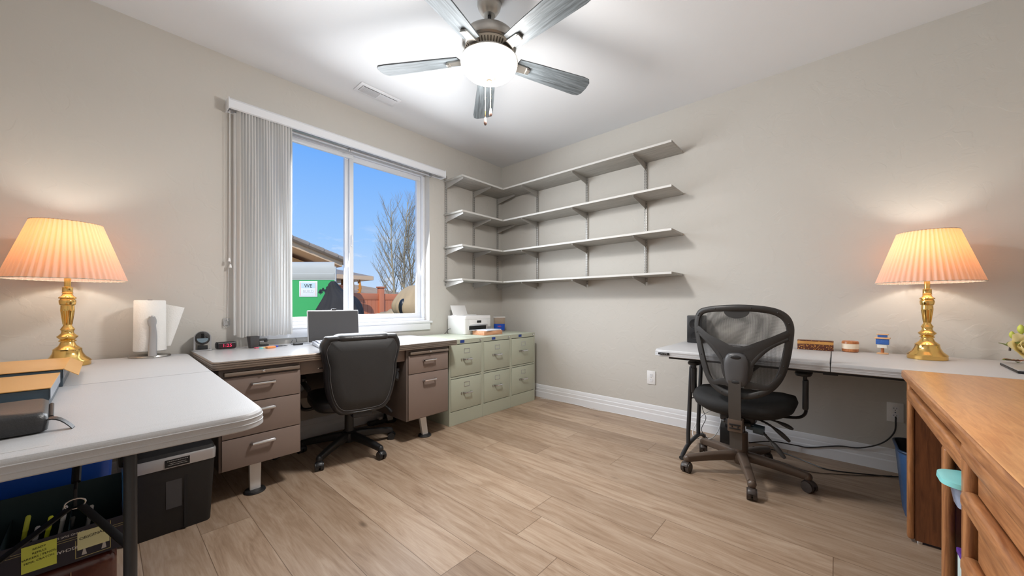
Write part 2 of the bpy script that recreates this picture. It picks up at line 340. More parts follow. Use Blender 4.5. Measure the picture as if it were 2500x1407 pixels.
b = MB(); b.loft([[(-q[0]-0.0005, y, q[1]) for q in baseprof()] for y in (YF+0.001, -0.001)]); struct(b.build('baseboard_right', M_TRIM, ang=20))
b = MB(); b.loft([[(x, -q[0]-0.0005, q[1]) for q in baseprof()] for x in (XL+0.02, -0.018)]); struct(b.build('baseboard_back', M_TRIM, ang=20))
b = MB(); b.loft([[(XL+q[0]+0.0005, y, q[1]) for q in baseprof()] for y in (YF+0.001, -0.018)]); struct(b.build('baseboard_left', M_TRIM, ang=20))

# ------------------------------------------------------------------ window
wr = struct(thing('window_1', 'white vinyl sliding window over the metal desk', 'window', (0, 0, 0)))
for k in ('category',): del wr[k]
def frame_mb(x0, x1, z0, z1, y0, y1, t, bev=0.004):
    m_ = MB(); m_.box(x0, x1, y0, y1, z0, z0+t, bev); m_.box(x0, x1, y0, y1, z1-t, z1, bev); m_.box(x0, x0+t, y0, y1, z0+t, z1-t, bev); m_.box(x1-t, x1, y0, y1, z0+t, z1-t, bev); return m_
frame_mb(WX0+0.001, WX1-0.001, WZ0+0.001, WZ1-0.001, 0.075, 0.148, 0.028).build('frame', M_VINYL, wr)
a = frame_mb(-1.880, -1.105, WZ0+0.03, WZ1-0.03, 0.11, 0.14, 0.045); a.build('sash', M_VINYL, wr)
a2 = frame_mb(-2.55, -1.815, WZ0+0.03, WZ1-0.03, 0.08, 0.108, 0.036).build('sash', M_VINYL, wr)
MB().box(-1.84, -1.145, 0.122, 0.128, WZ0+0.07, WZ1-0.07).build('pane', M_GLASS, wr, smooth=False)
MB().box(-2.52, -1.848, 0.092, 0.097, WZ0+0.06, WZ1-0.06).build('pane', M_GLASS, wr, smooth=False)
MB().box(-1.842, -1.826, 0.062, 0.080, 1.55, 1.65, 0.006).build('latch', M_VINYL, wr)
ws = MB(); ws.box(WX0-0.02, WX1+0.02, -0.028, 0.0, 0.858, 0.877, 0.003); ws.box(WX0+0.0, WX1, -0.018, -0.0005, 0.79, 0.858, 0.003)
ws.box(WX0+0.001, WX1-0.001, 0.0, 0.074, 0.8785, 0.8795)
struct(ws.build('trim_1', M_TRIM))

# ------------------------------------------------------------------ vertical blind
bt = thing('vertical_blind', 'white vertical blind drawn to the left side of the window', 'blind', (-2.53, 0, 0.8))
hb = MB()
pr = [(-0.002, 2.345), (-0.002, 2.415), (-0.085, 2.415), (-0.098, 2.400), (-0.098, 2.350), (-0.085, 2.345), (-0.085, 2.357), (-0.09, 2.40), (-0.012, 2.405), (-0.012, 2.345)]
hb.loft([[(x, q[0], q[1]-0.8) for q in pr] for x in (-0.195, 1.585)])
hb.box(-0.2, -0.195, -0.1, -0.002, 1.54, 1.617, 0.002); hb.box(1.585, 1.59, -0.1, -0.002, 1.54, 1.617, 0.002)
hb.build('valance', M_VINYL, bt)
MB().box(-0.18, 1.57, -0.06, -0.035, 1.552, 1.575, 0.003).build('head_rail', M_SILVER, bt)
NV = 19
for k in range(NV):
    x0 = -0.150+k*0.0172; rings = []; bot = 0.022-0.004*math.sin(k*1.7)
    for zi in range(25):
        z = 1.548+(bot-1.548)*zi/24; f = zi/24; row = []
        gap = 0.0135*(1-0.7*math.exp(-f*9)) if k > 0 else 0.012
        for j in range(9):
            t = j/8; xx = x0+0.0195*t-0.0012*math.sin(z*5+k*1.3); yy = -0.064-0.020*math.sin(t*math.pi*0.5)-0.004*math.sin(t*math.pi)*math.sin(z*3+k)-gap*0.4*t
            row.append((xx, yy, z))
        row.append((x0+0.0195, -0.074, z))
        rings.append(row)
    MB().loft(rings, closed=False).build('vane', M_BLIND, bt, ang=50)
rings = []
for zi in range(9):
    z = 1.535+(0.035-1.535)*zi/8; rings.append([(-0.165+0.010*i_*(0.4+0.6*zi/8)*(-1 if i_ < 3 else 1)+0.012*i_, -0.05-0.012*math.sin(i_*1.1), z) for i_ in range(6)])
MB().loft(rings, closed=False).build('rear_vane', M_BLIND, bt, ang=80)
MB().loft([[(0.172+0.0012*i_, -0.085+0.016*i_, z) for i_ in range(5)] for z in (1.54, 0.8, 0.02)], closed=False).build('edge_vane', M_BLIND, bt, ang=80)
cd = MB(); cd.tube([(-0.185, -0.05, 1.55), (-0.187, -0.045, 0.55)], 0.0015, 6); cd.tube([(-0.178, -0.04, 1.55), (-0.179, -0.035, 0.52)], 0.0012, 6)
cd.tube([(-0.189, -0.03, 0.5), (-0.192, -0.03, 0.13)], 0.001, 6)
cd.lathe([(0.003, 0), (0.009, 0.002), (0.006, 0.02), (0.003, 0.026)], 12, (-0.187, -0.045, 0.53)); cd.lathe([(0.003, 0), (0.009, 0.002), (0.006, 0.02), (0.003, 0.026)], 12, (-0.179, -0.035, 0.49))
cd.build('pull_cord', M_WHITE, bt)
cl = MB(); cl.box(-0.215, -0.175, -0.012, -0.002, 0.10, 0.15, 0.004); cl.tube([(-0.208+0.014*math.cos(a_/10*2*math.pi)+0.012, -0.015, 0.115+0.026*math.sin(a_/10*2*math.pi)) for a_ in range(10)], 0.003, 6, closed=True)
cl.build('cord_tensioner', clear_mat('clear plastic', S(200, 200, 200), 0.5), bt)
for xx in (0.62, 1.44):
    ck = MB(); ck.box(xx, xx+0.018, -0.035, -0.02, 1.53, 1.553, 0.002); ck.build('bracket', M_SILVER, bt)

# ------------------------------------------------------------------ ceiling vent
vt = thing('ceiling_vent', 'white slotted air vent in the ceiling near the window wall', 'vent', (-1.81, -0.34, H))
v = MB(); v.box(-0.17, 0.17, -0.07, 0.07, -0.008, -0.0005, 0.003); v.build('frame', M_TRIM, vt)
v = MB(); v.box(-0.145, 0.145, -0.042, 0.042, -0.0095, -0.0075); v.build('opening', M_DARK, vt, smooth=False)
v = MB()
for k in range(26):
    x = -0.14+0.0112*k; tl = -0.5 if k < 13 else 0.6
    v.box(-0.0045, 0.0045, -0.041, 0.041, -0.0008, 0.0008, mtx=Matrix.Translation((x, 0, -0.012)) @ Matrix.Rotation(tl if k >= 13 else 0.9, 4, 'Y'))
v.box(-0.005, 0.005, -0.041, 0.041, -0.016, -0.009)
v.build('louvre', M_TRIM, vt, smooth=False)

# ------------------------------------------------------------------ ceiling fan
FX, FY = -1.846, -1.641
fan = thing('ceiling_fan', 'ceiling fan with five grey blades and lit glass bowl', 'ceiling fan', (FX, FY, H))
zz = lambda z: z-H
MB().lathe([(0.066, -0.0005), (0.066, -0.02), (0.062, -0.035), (0.045, -0.062), (0.036, -0.070), (0.034, -0.076), (0.020, -0.078)], 40).build('canopy', M_NICKEL, fan)
MB().cyl((0, 0, -0.07), (0, 0, -0.2), 0.011).build('downrod', M_DKMET, fan)
mo = MB(); mo.lathe([(0.02, zz(2.555)), (0.07, zz(2.553)), (0.118, zz(2.545)), (0.140, zz(2.53)), (0.150, zz(2.515)), (0.153, zz(2.48)), (0.150, zz(2.470)), (0.142, zz(2.464)), (0.136, zz(2.46))], 48)
mo.build('motor_housing', M_NICKEL, fan)
hs = MB(); hs.lathe([(0.140, zz(2.468)), (0.134, zz(2.452)), (0.112, zz(2.425)), (0.100, zz(2.42)), (0.092, zz(2.412))], 48); hs.build('vented_housing', mat('bowl lit nickel', S(214, 206, 192), 0.45, 0.3), fan)  # same nickel made paler: light from the bowl is put into its colour
sl = MB()
for k in range(50):
    if k % 10 in (0,): continue
    a = 2*math.pi*k/50+R(49.4)
    p0 = Vector((0.1345*math.cos(a), 0.1345*math.sin(a), zz(2.4505))); p1 = Vector((0.114*math.cos(a), 0.114*math.sin(a), zz(2.4255)))
    sl.tube([p0, p1], 0.0032, 6)
sl.build('vent_slots', mat('dark vent slots', S(96, 86, 74), 0.6), fan)
MB().lathe([(0.088, zz(2.415)), (0.088, zz(2.404)), (0.158, zz(2.402)), (0.160, zz(2.394)), (0.150, zz(2.392))], 48).build('light_fitter', M_NICKEL, fan)
gm, gn, glk, gb = nt('lit frosted glass'); gb.inputs['Base Color'].default_value = (1, 0.98, 0.94, 1)
gb.inputs['Emission Color'].default_value = (1.0, 0.95, 0.86, 1); gb.inputs['Emission Strength'].default_value = 6.0; gb.inputs['Roughness'].default_value = 0.4
MB().lathe([(0.150, zz(2.398)), (0.1565, zz(2.390)), (0.157, zz(2.378)), (0.150, zz(2.358)), (0.128, zz(2.334)), (0.095, zz(2.318)), (0.05, zz(2.309)), (0.012, zz(2.307))], 48).build('glass_bowl', gm, fan)
MB().lathe([(0.036, zz(2.3105)), (0.036, zz(2.303)), (0.028, zz(2.296)), (0.014, zz(2.293)), (0.014, zz(2.284)), (0.008, zz(2.276)), (0.003, zz(2.274))], 28).build('finial', mat('aged nickel', S(120, 108, 96), 0.35, 0.6), fan)
for k in range(5):
    a = 0.862+k*2*math.pi/5
    Mr = Matrix.Rotation(a, 4, 'Z') @ Matrix.Translation((0, 0, zz(2.418))) @ Matrix.Rotation(R(-12), 4, 'X')
    o_ = [(0.175, -0.05), (0.30, -0.058), (0.60, -0.071), (0.640, -0.066), (0.657, -0.045), (0.662, 0.0), (0.657, 0.045), (0.640, 0.066), (0.60, 0.071), (0.30, 0.058), (0.175, 0.05), (0.165, 0.0)]
    bl = MB(); bl.prism(o_, 'z', 0.0, 0.007); bo = bl.build('blade', M_BLADE, fan, smooth=False); bo.matrix_local = Mr
    ir = MB(); ir.prism([(0.085, -0.020), (0.15, -0.026), (0.235, -0.022), (0.250, -0.013), (0.250, 0.013), (0.235, 0.022), (0.15, 0.026), (0.085, 0.020)], 'z', -0.009, -0.001)
    ir.box(0.228, 0.250, -0.017, 0.017, -0.016, -0.008, 0.002)
    io = ir.build('blade_iron', M_NICKEL, fan); io.matrix_local = Mr
for dx_, zb, nm in ((-0.022, 2.045, 0), (0.008, 2.095, 1)):
    ch = MB()
    ox = dx_*0.665; oy = dx_*-0.747
    ch.tube([(ox, oy, zz(2.30)), (ox, oy, zz(zb+0.045))], 0.0013, 6)
    c_ = ch.build('pull_chain', M_BRASS, fan)
    fb = MB(); fb.lathe([(0.002, 0.045), (0.005, 0.04), (0.0085, 0.018), (0.009, 0.008), (0.005, 0.0)], 14, (ox, oy, zz(zb))); fb.build('fob', mat('walnut fob', S(66, 42, 30), 0.5), c_)

# ------------------------------------------------------------------ shelves
SZ = (2.345, 1.992, 1.647, 1.303)
names = ('top', 'second from top', 'third from top', 'lowest')
for z, nm in zip(SZ, names):
    s_ = thing('wall_shelf', 'short grey laminate shelf left of the corner, %s of four' % nm, 'shelf', (-0.45, -0.15, z-0.018), group='short shelves left of the corner')
    MB().box(-0.446, 0.448, -0.148, 0.148, 0, 0.018, 0.001).build('board', M_SHELFX, s_)
    MB().box(-0.446, 0.145, -0.1495, -0.148, 0.0005, 0.0175).build('edge_band', M_EDGE, s_, smooth=False)
    s_ = thing('wall_shelf', 'long grey laminate shelf on the right wall, %s of four' % nm, 'shelf', (-0.15, -1.21, z-0.018), group='long shelves on the right wall')
    MB().box(-0.148, 0.148, -0.908, 0.908, 0, 0.018, 0.001).build('board', M_SHELF, s_)
    MB().box(-0.1495, -0.148, -0.908, 0.908, 0.0005, 0.0175).build('edge_band', M_EDGE, s_, smooth=False)
SMX, SMY = slot_mat(0), slot_mat(1)
for i, (x, nm) in enumerate(((-0.872, 'beside the window'), (-0.476, 'middle one left of the corner'), (-0.087, 'left of and nearest the corner'))):
    u_ = thing('shelf_upright', 'grey slotted shelf upright with four brackets, %s' % nm, 'shelf upright', (x, -0.001, 1.245), group='slotted uprights on the window wall')
    MB().box(-0.0125, 0.0125, -0.013, 0, 0, 1.155, 0.001).build('rail', SMX, u_)
    for z in SZ:
        zt = z-0.0185-1.245
        MB().prism([(-0.012, zt), (-0.285, zt), (-0.287, zt-0.016), (-0.03, zt-0.062), (-0.012, zt-0.072)], 'x', -0.0015, 0.0015).build('bracket', M_BRKT, u_, smooth=False)
for i, (y, nm) in enumerate(((-0.562, 'nearest the corner'), (-1.195, 'middle one'), (-1.799, 'farthest from the corner'))):
    u_ = thing('shelf_upright', 'grey slotted shelf upright with four brackets on right wall, %s' % nm, 'shelf upright', (-0.001, y, 1.245), group='slotted uprights on the right wall')
    MB().box(-0.013, 0, -0.0125, 0.0125, 0, 1.078, 0.001).build('rail', SMY, u_)
    for z in SZ:
        zt = z-0.0185-1.245
        MB().prism([(-0.012, zt), (-0.285, zt), (-0.287, zt-0.016), (-0.03, zt-0.062), (-0.012, zt-0.072)], 'y', -0.0015, 0.0015).build('bracket', M_BRKT, u_, smooth=False)

# ------------------------------------------------------------------ brass lamps
def make_lamp(label, x, y, z, rz):
    L = thing('table_lamp', label, 'lamp', (x, y, z), rz, 'pair of brass table lamps')
    MB().lathe([(0.0765, 0), (0.078, 0.006), (0.077, 0.018), (0.079, 0.022), (0.074, 0.03), (0.060, 0.043), (0.050, 0.062), (0.047, 0.078), (0.048, 0.083), (0.042, 0.088), (0.030, 0.10), (0.024, 0.115), (0.023, 0.118), (0.029, 0.121), (0.029, 0.125), (0.024, 0.130)], 48).build('base', M_BRASS, L)
    MB().lathe([(0.024, 0.130), (0.0345, 0.142), (0.0355, 0.146), (0.030, 0.151), (0.022, 0.16), (0.020, 0.168), (0.021, 0.174), (0.0245, 0.180), (0.021, 0.186), (0.016, 0.196), (0.0135, 0.202)], 40).build('knop', M_BRASS, L)
    fl = lambda i, k, r, zq: (0.0022 if (k % 6) < 3 else -0.0008) if 1 <= i <= 3 else 0
    MB().lathe([(0.0135, 0.200), (0.0138, 0.206), (0.0175, 0.24), (0.021, 0.272), (0.0235, 0.278), (0.0225, 0.298), (0.027, 0.302)], 84, fn=fl).build('fluted_stem', M_BRASS, L, ang=20)
    MB().lathe([(0.020, 0.300), (0.0265, 0.303), (0.028, 0.312), (0.0285, 0.322), (0.024, 0.330), (0.030, 0.333), (0.029, 0.338), (0.020, 0.345), (0.0165, 0.356), (0.0195, 0.359), (0.0175, 0.363), (0.0175, 0.385), (0.0195, 0.388), (0.012, 0.391)], 40).build('neck', M_BRASS, L)
    MB().lathe([(0.0115, 0.390), (0.0115, 0.47), (0.007, 0.474), (0.007, 0.50)], 24).build('socket', M_BRASS, L)
    bm_ = mat('lit bulb', (1, 0.9, 0.7, 1), 0.4, emit=(1, 0.78, 0.45, 1), es=18)
    bu = MB(); bu.ball((0, 0, 0.545), 0.028, 0.028, 0.038); bu.build('bulb', bm_, L)
    NP = 52; n_ = NP*6
    fs = lambda i, k, r, zq: (0.0045*math.sin(2*math.pi*k*NP/n_))*(r/0.2)
    sh = MB(); z0, z1 = 0.425, 0.705; r0, r1 = 0.203, 0.116
    sh.lathe([(r0+(r1-r0)*t/10, z0+(z1-z0)*t/10) for t in range(11)], n_, fn=fs, caps=False); so = sh.build('lamp_shade', M_SHADE, L, ang=80)
    for r_, z_ in ((r0, z0), (r1, z1)):
        rg = MB(); rg.tube([((r_+0.0045*math.sin(NP*a_/n_*2*math.pi)*(r_/0.2))*math.cos(2*math.pi*a_/n_), (r_+0.0045*math.sin(NP*a_/n_*2*math.pi)*(r_/0.2))*math.sin(2*math.pi*a_/n_), z_) for a_ in range(n_)], 0.002, 5, closed=True)
        rg.build('piping', mat('shade piping', S(196, 186, 172), 0.7), so)
    hp = MB()
    for a_ in (0, 120, 240): hp.tube([(0, 0, 0.685), (r1*0.99*math.cos(R(a_)), r1*0.99*math.sin(R(a_)), 0.700)], 0.0015, 5)
    hp.tube([(0, 0.0, 0.48), (0.04, 0, 0.53), (0.045, 0, 0.59), (0, 0, 0.685)], 0.0018, 6); hp.tube([(0, 0.0, 0.48), (-0.04, 0, 0.53), (-0.045, 0, 0.59), (0, 0, 0.685)], 0.0018, 6); hp.build('harp', M_BRASS, L)
    pl = lamp('lamp_bulb_light', 'POINT', (0, 0, 0.60), LAMP_W, (1.0, 0.93, 0.83), shadow_soft_size=0.03); pl.parent = L
    return L
make_lamp('lit brass lamp with pleated peach shade on the white table at left', -3.396, -0.246, 0.7405, 0.4)
make_lamp('lit brass lamp with pleated shade on the white table by the right wall', -0.235, -3.465, 0.7405, 1.1)

# ------------------------------------------------------------------ folding tables
def fold_table(label, loc, rz, W, Lh, group='white folding tables', leg_in=0.2, legx=(-0.125, 0.125)):
    """long axis along local +Y, centre origin on the floor"""
    T = thing('folding_table', label, 'table', loc, rz, group)
    for s_ in (-1, 1):
        y0, y1 = (0.0015, Lh/2) if s_ > 0 else (-Lh/2, -0.0015)
        def outline(ins):
            r = 0.075; out = []
            ye = Lh/2-ins; xe = W/2-ins; yi = 0.0015+ins*0.25
            pts = [(xe, yi)] + [(xe-r+r*math.cos(R(a)), ye-r+r*math.sin(R(a))) for a in range(0, 91, 10)] + [(-xe+r+r*math.cos(R(a)), ye-r+r*math.sin(R(a))) for a in range(90, 181, 10)] + [(-xe, yi)]
            return [(px_, py_*s_) for px_, py_ in pts]
        lv = [(0.012, 0.694), (0.003, 0.695), (0.0, 0.698), (0.0008, 0.708), (0.0, 0.709), (0.0, 0.711), (0.0010, 0.712), (0.0012, 0.722), (0.0004, 0.7235), (0.0004, 0.725), (0.0018, 0.7265), (0.003, 0.733), (0.007, 0.7385), (0.012, 0.740)]
        m_ = MB(); m_.loft([[(p[0], p[1], z) for p in outline(ins)] for ins, z in lv]); m_.build('tabletop_half', M_TABLE, T, ang=30)
    for s_ in (-1, 1):
        yl = s_*(Lh/2-leg_in)
        for sx_ in (-1, 1):
            lg = MB(); xq = legx[0] if sx_ < 0 else legx[1]; lg.tube([(xq, yl-s_*0.06, 0.69), (xq, yl-s_*0.02, 0.60), (xq, yl, 0.14), (xq, yl, 0.055)], 0.0135, 14)
            lg.build('leg', M_DKMET, T)
        ft = MB(); ft.tube(catmull([(-0.285, yl, 0.0135), (-0.265, yl, 0.016), (-0.22, yl, 0.035), (-0.125, yl, 0.058), (0, yl, 0.062), (0.125, yl, 0.058), (0.22, yl, 0.035), (0.265, yl, 0.016), (0.285, yl, 0.0135)], 5), 0.0135, 12)
        ft.build('foot_bar', M_DKMET, T)
        cb = MB(); cb.cyl((legx[0], yl-s_*0.055, 0.678), (legx[1], yl-s_*0.055, 0.678), 0.009); cb.build('cross_bar', M_DKMET, T)
        br = MB()
        for sx_ in (-1, 1): br.tube([(legx[0] if sx_ < 0 else legx[1], yl-s_*0.014, 0.385), (sx_*0.012, yl-s_*0.24, 0.452)], 0.011, 6, flat=0.35)
        br.tube([(0, yl-s_*0.24, 0.455), (0, yl-s_*0.25, 0.50), (0, yl-s_*0.28, 0.52)], 0.004, 8)
        br.tube([(0, yl-s_*0.27, 0.515), (0, yl-s_*0.45, 0.69)], 0.010, 10)
        br.build('brace', M_BLKMET, T)
        rg_ = MB(); rg_.tube([(0.020*math.cos(R(q)), yl-s_*0.24, 0.462+0.014*math.sin(R(q))) for q in range(0, 360, 20)], 0.0022, 6, closed=True); rg_.build('lock_ring', M_CHROME, T)
    fr = MB()
    for sx_ in (-1, 1): fr.box(sx_*(W/2-0.05)-0.012, sx_*(W/2-0.05)+0.012, -Lh/2+0.1, Lh/2-0.1, 0.680, 0.6935)
    fr.box(-W/2+0.05, W/2-0.05, -0.03, 0.03, 0.672, 0.6935); fr.build('under_frame', M_BLKMET, T, smooth=False)
    return T
TLA = R(-1.15)
# left table: back-right corner at (-2.90,-0.05)
W_, L_ = 0.76, 1.83
c0 = Vector((-2.925, -0.045)); e1 = Vector((math.cos(TLA), math.sin(TLA))); e2 = Vector((-math.sin(TLA), math.cos(TLA)))
cc = c0 - e1*(W_/2) - e2*(L_/2)
TL = fold_table('white plastic folding table at left holding the paper towels', (cc.x, cc.y, 0), TLA, W_, L_, legx=(-0.19, 0.108))
em = MB(); em.box(-0.075, 0.075, -0.006, 0.006, 0.7400, 0.7404, mtx=Matrix.Translation((-0.09, -L_/2+0.055, 0))); em.build('embossed_mark', mat('embossed grey', S(188, 189, 190), 0.5), TL, smooth=False)
TR = fold_table('white folding table along right wall with the mesh chair', (-0.415, -3.065, 0), 0, W_, L_, leg_in=0.16)
lg = MB(); lg.box(-0.386, -0.3805, 0.80, 0.87, 0.708, 0.722, 0.001); lg.build('name_plate', M_BLKMET, TR)
text('lettering', 'LIFETIME', 0.013, M_SILVER, TR, (-0.3868, 0.835, 0.715), (R(90), 0, R(-90)))

# ------------------------------------------------------------------ metal tanker desk
D = thing('metal_desk', 'brown metal desk with grey top under the window', 'desk', (-2.12, -0.39, 0))
dx, dy = -2.12, -0.39
def LX(x): return x-dx
def LY(y): return y-dy
top = MB()
def desk_outline(ins):
    w_, d_ = 1.59-2*ins, 0.735-2*ins; return [(p[0]-0.002, p[1]+0.0025) for p in rrect(w_, d_, 0.02, 4)]
lv = [(0.01, 0.708), (0.001, 0.709), (0.0, 0.715), (0.004, 0.717), (0.004, 0.719), (0.0, 0.721), (0.0, 0.727), (0.004, 0.729), (0.004, 0.731), (0.0, 0.733), (0.0, 0.739), (0.004, 0.741), (0.004, 0.743), (0.0, 0.745), (0.002, 0.7495), (0.008, 0.750)]
top.loft([[(p[0], p[1], z) for p in desk_outline(i_)] for i_, z in lv]); top.build('edge_trim', M_ALUM, D, ang=30)
t2 = MB(); t2.prism(desk_outline(0.007), 'z', 0.7495, 0.7507); t2.build('desktop', M_LAM, D, smooth=False)
def pedestal(x0, x1, drawers):
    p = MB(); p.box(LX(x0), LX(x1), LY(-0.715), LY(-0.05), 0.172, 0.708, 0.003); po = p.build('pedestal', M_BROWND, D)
    for z0, z1 in drawers:
        d = MB(); d.box(LX(x0+0.012), LX(x1-0.008), LY(-0.728), LY(-0.714), z0+0.0025, z1-0.0025, 0.002); do = d.build('drawer', M_BROWN, D)
        xm = LX((x0+x1)/2)+0.0; zh = z1-0.045 if (z1-z0) < 0.25 else z1-0.06
        h = MB(); h.tube(catmull([(xm-0.052, LY(-0.728), zh), (xm-0.052, LY(-0.748), zh), (xm-0.044, LY(-0.752), zh), (xm+0.044, LY(-0.752), zh), (xm+0.052, LY(-0.748), zh), (xm+0.052, LY(-0.728), zh)], 3), 0.0065, 8, flat=1.3); h.build('handle', M_CHROME, do)
    wbd = MB(); wbd.box(LX(x0+0.02), LX(x1-0.012), LY(-0.742), LY(-0.60), 0.668, 0.688, 0.003); wo_ = wbd.build('pull_out_board', M_ALUM, D)
    k = MB(); k.lathe([(0.0075, 0), (0.0075, 0.006), (0.002, 0.008)], 16); k.xf(Matrix.Translation((LX((x0+x1)/2), LY(-0.742), 0.680)) @ Matrix.Rotation(R(90), 4, 'X')); k.build('lock', M_CHROME, wo_)
pedestal(-2.885, -2.500, [(0.174, 0.338), (0.338, 0.519), (0.519, 0.660)])
pedestal(-1.790, -1.405, [(0.178, 0.520), (0.520, 0.660)])
cdw = MB(); cdw.box(LX(-2.497), LX(-1.793), LY(-0.700), LY(-0.30), 0.622, 0.706, 0.003); cdo = cdw.build('centre_drawer', M_BROWN, D)
pu = MB(); pu.box(LX(-2.40), LX(-2.365), LY(-0.7035), LY(-0.6995), 0.645, 0.651, 0.001); pu.build('emblem', M_CHROME, cdo)
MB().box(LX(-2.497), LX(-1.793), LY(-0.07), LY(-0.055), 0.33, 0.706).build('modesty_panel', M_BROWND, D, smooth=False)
for (x, y, ox) in ((-2.715, -0.66, -0.0), (-1.60, -0.645, 0.02), (-2.715, -0.12, 0), (-1.60, -0.12, 0.02)):
    l_ = MB(); l_.loft([[(LX(x+ox)+p[0], LY(y)+p[1], 0.012) for p in rrect(0.05, 0.024, 0.003, 2)], [(LX(x-ox*0.3)+p[0], LY(y)+p[1], 0.173) for p in rrect(0.056, 0.028, 0.003, 2)]]); lo_ = l_.build('leg', mat('bright satin metal', S(226, 226, 226), 0.3, 0.3), D)
    l2 = MB(); l2.lathe([(0.05, 0), (0.052, 0.004), (0.048, 0.012), (0.03, 0.016)], 28, (LX(x+ox), LY(y), 0)); l2.build('foot', M_PLAS, lo_)

# ------------------------------------------------------------------ filing cabinets
def make_cabinet(x0, label):
    C = thing('filing_cabinet', label, 'filing cabinet', (x0+0.195, -0.335, 0), 0, 'three sage filing cabinets'); w2 = 0.1945
    b_ = MB(); b_.box(-w2, w2, -0.285, 0.295, 0.0, 0.737, 0.003); b_.build('body', M_SAGE, C)
    fr_ = MB(); fr_.box(-w2, w2, -0.3, -0.285, 0.0, 0.118, 0.002); fr_.box(-w2, w2, -0.3, -0.285, 0.697, 0.737, 0.002); fr_.box(-w2, -w2+0.012, -0.3, -0.285, 0.118, 0.697); fr_.box(w2-0.016, w2, -0.3, -0.285, 0.118, 0.697); fr_.box(-w2+0.012, w2-0.016, -0.3, -0.285, 0.402, 0.416)
    fr_.build('face_frame', M_SAGE, C, smooth=False)
    MB().box(-w2+0.013, w2-0.017, -0.289, -0.2845, 0.119, 0.696).build('drawer_gap', M_DARK, C, smooth=False)
    for z0, z1 in ((0.121, 0.4), (0.419, 0.695)):
        d = MB(); d.box(-w2+0.0155, w2-0.0195, -0.302, -0.289, z0+0.0015, z1-0.0035, 0.002); do = d.build('drawer', M_SAGE, C)
        zl = z1-0.062
        lf = frame_mb(-0.033, 0.033, zl-0.021, zl+0.021, -0.3045, -0.3015, 0.004, 0.0008); lf.build('label_holder', M_CHROME, do)
        zh = z1-0.135
        h = MB(); h.tube(catmull([(-0.035, -0.302, zh), (-0.035, -0.322, zh), (-0.025, -0.330, zh), (0.03, -0.330, zh), (0.042, -0.326, zh), (0.042, -0.302, zh)], 3), 0.005, 8, flat=1.5); h.build('handle', M_CHROME, do)
        h = MB(); h.box(-0.068, -0.058, -0.308, -0.3, zh-0.009, zh+0.009, 0.001); h.box(-0.046, -0.037, -0.312, -0.3, zh-0.008, zh+0.008, 0.001); h.build('thumb_latch', M_NICKEL, do)
    k = MB(); k.lathe([(0.009, 0), (0.009, 0.005), (0.003, 0.007)], 16); k.xf(Matrix.Translation((w2-0.03, -0.3, 0.717)) @ Matrix.Rotation(R(90), 4, 'X')); k.build('lock', M_CHROME, C)
    MB().box(-0.075, -0.028, -0.3012, -0.3002, 0.705, 0.729).build('sticker', mat('blue sticker', S(34, 62, 138), 0.5), C, smooth=False)
make_cabinet(-1.325, 'sage green two-drawer filing cabinet next to the brown desk')
make_cabinet(-0.934, 'sage green two-drawer filing cabinet, middle one of the three')
make_cabinet(-0.543, 'sage green two-drawer filing cabinet closest to the room corner')

# ------------------------------------------------------------------ oak computer desk
O = thing('oak_desk', 'golden oak computer desk in the right foreground', 'desk', (-1.62, -3.62, 0))
ox, oy = -1.62, -3.62
def B(x0, x1, y0, y1, z0, z1, bev=0.0, seg=3): return MB().box(x0-ox, x1-ox, y0-oy, y1-oy, z0, z1, bev, seg)
B(-2.60, -0.885, -3.93, -3.312, 0.722, 0.750, 0.004).build('desktop', M_OAK, O)
B(-2.60, -0.890, -3.316, -3.306, 0.716, 0.7485, 0.0045).build('front_edge', M_OAKX, O)
for x in (-0.905,):
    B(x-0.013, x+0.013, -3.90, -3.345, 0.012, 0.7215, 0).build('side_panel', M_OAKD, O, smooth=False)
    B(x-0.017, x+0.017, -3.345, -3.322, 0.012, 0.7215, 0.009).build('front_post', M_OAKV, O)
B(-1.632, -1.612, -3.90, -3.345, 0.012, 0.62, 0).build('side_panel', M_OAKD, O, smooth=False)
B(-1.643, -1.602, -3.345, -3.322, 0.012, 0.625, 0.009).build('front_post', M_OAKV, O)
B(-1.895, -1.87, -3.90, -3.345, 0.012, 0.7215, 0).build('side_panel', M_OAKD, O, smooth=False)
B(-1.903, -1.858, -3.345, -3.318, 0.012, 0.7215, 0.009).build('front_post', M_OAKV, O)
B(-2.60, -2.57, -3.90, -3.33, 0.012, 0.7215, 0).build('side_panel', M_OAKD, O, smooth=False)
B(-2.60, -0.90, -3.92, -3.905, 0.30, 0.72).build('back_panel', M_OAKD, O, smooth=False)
kt = B(-1.858, -0.925, -3.345, -3.318, 0.625, 0.672, 0.010).build('keyboard_tray', M_OAKX, O)
B(-1.86, -0.93, -3.70, -3.345, 0.630, 0.642).build('tray_board', M_OAKD, kt, smooth=False)
B(-1.869, -1.633, -3.88, -3.345, 0.518, 0.521).build('glass_shelf', mat('dark smoked shelf', S(60, 54, 50), 0.15), O, smooth=False)
B(-1.869, -1.633, -3.88, -3.36, 0.10, 0.115).build('shelf', M_OAKD, O, smooth=False)
zd = [(0.600, 0.706), (0.445, 0.592), (0.05, 0.437)]
for z0, z1 in zd:
    d = B(-2.56, -1.93, -3.345, -3.332, z0, z1-0.02, 0.003).build('drawer', M_OAKX, O)
    B(-2.56, -1.905, -3.340, -3.308, z1-0.032, z1+0.008, 0.012).build('pull_rail', M_OAKX, d)
gl = MB()
for (x, y) in ((-0.905, -3.36), (-1.662, -3.36), (-1.94, -3.36), (-0.905, -3.88), (-1.662, -3.88), (-1.94, -3.88), (-2.58, -3.36), (-2.58, -3.88)): gl.cyl((x-ox, y-oy, 0), (x-ox, y-oy, 0.0125), 0.011)
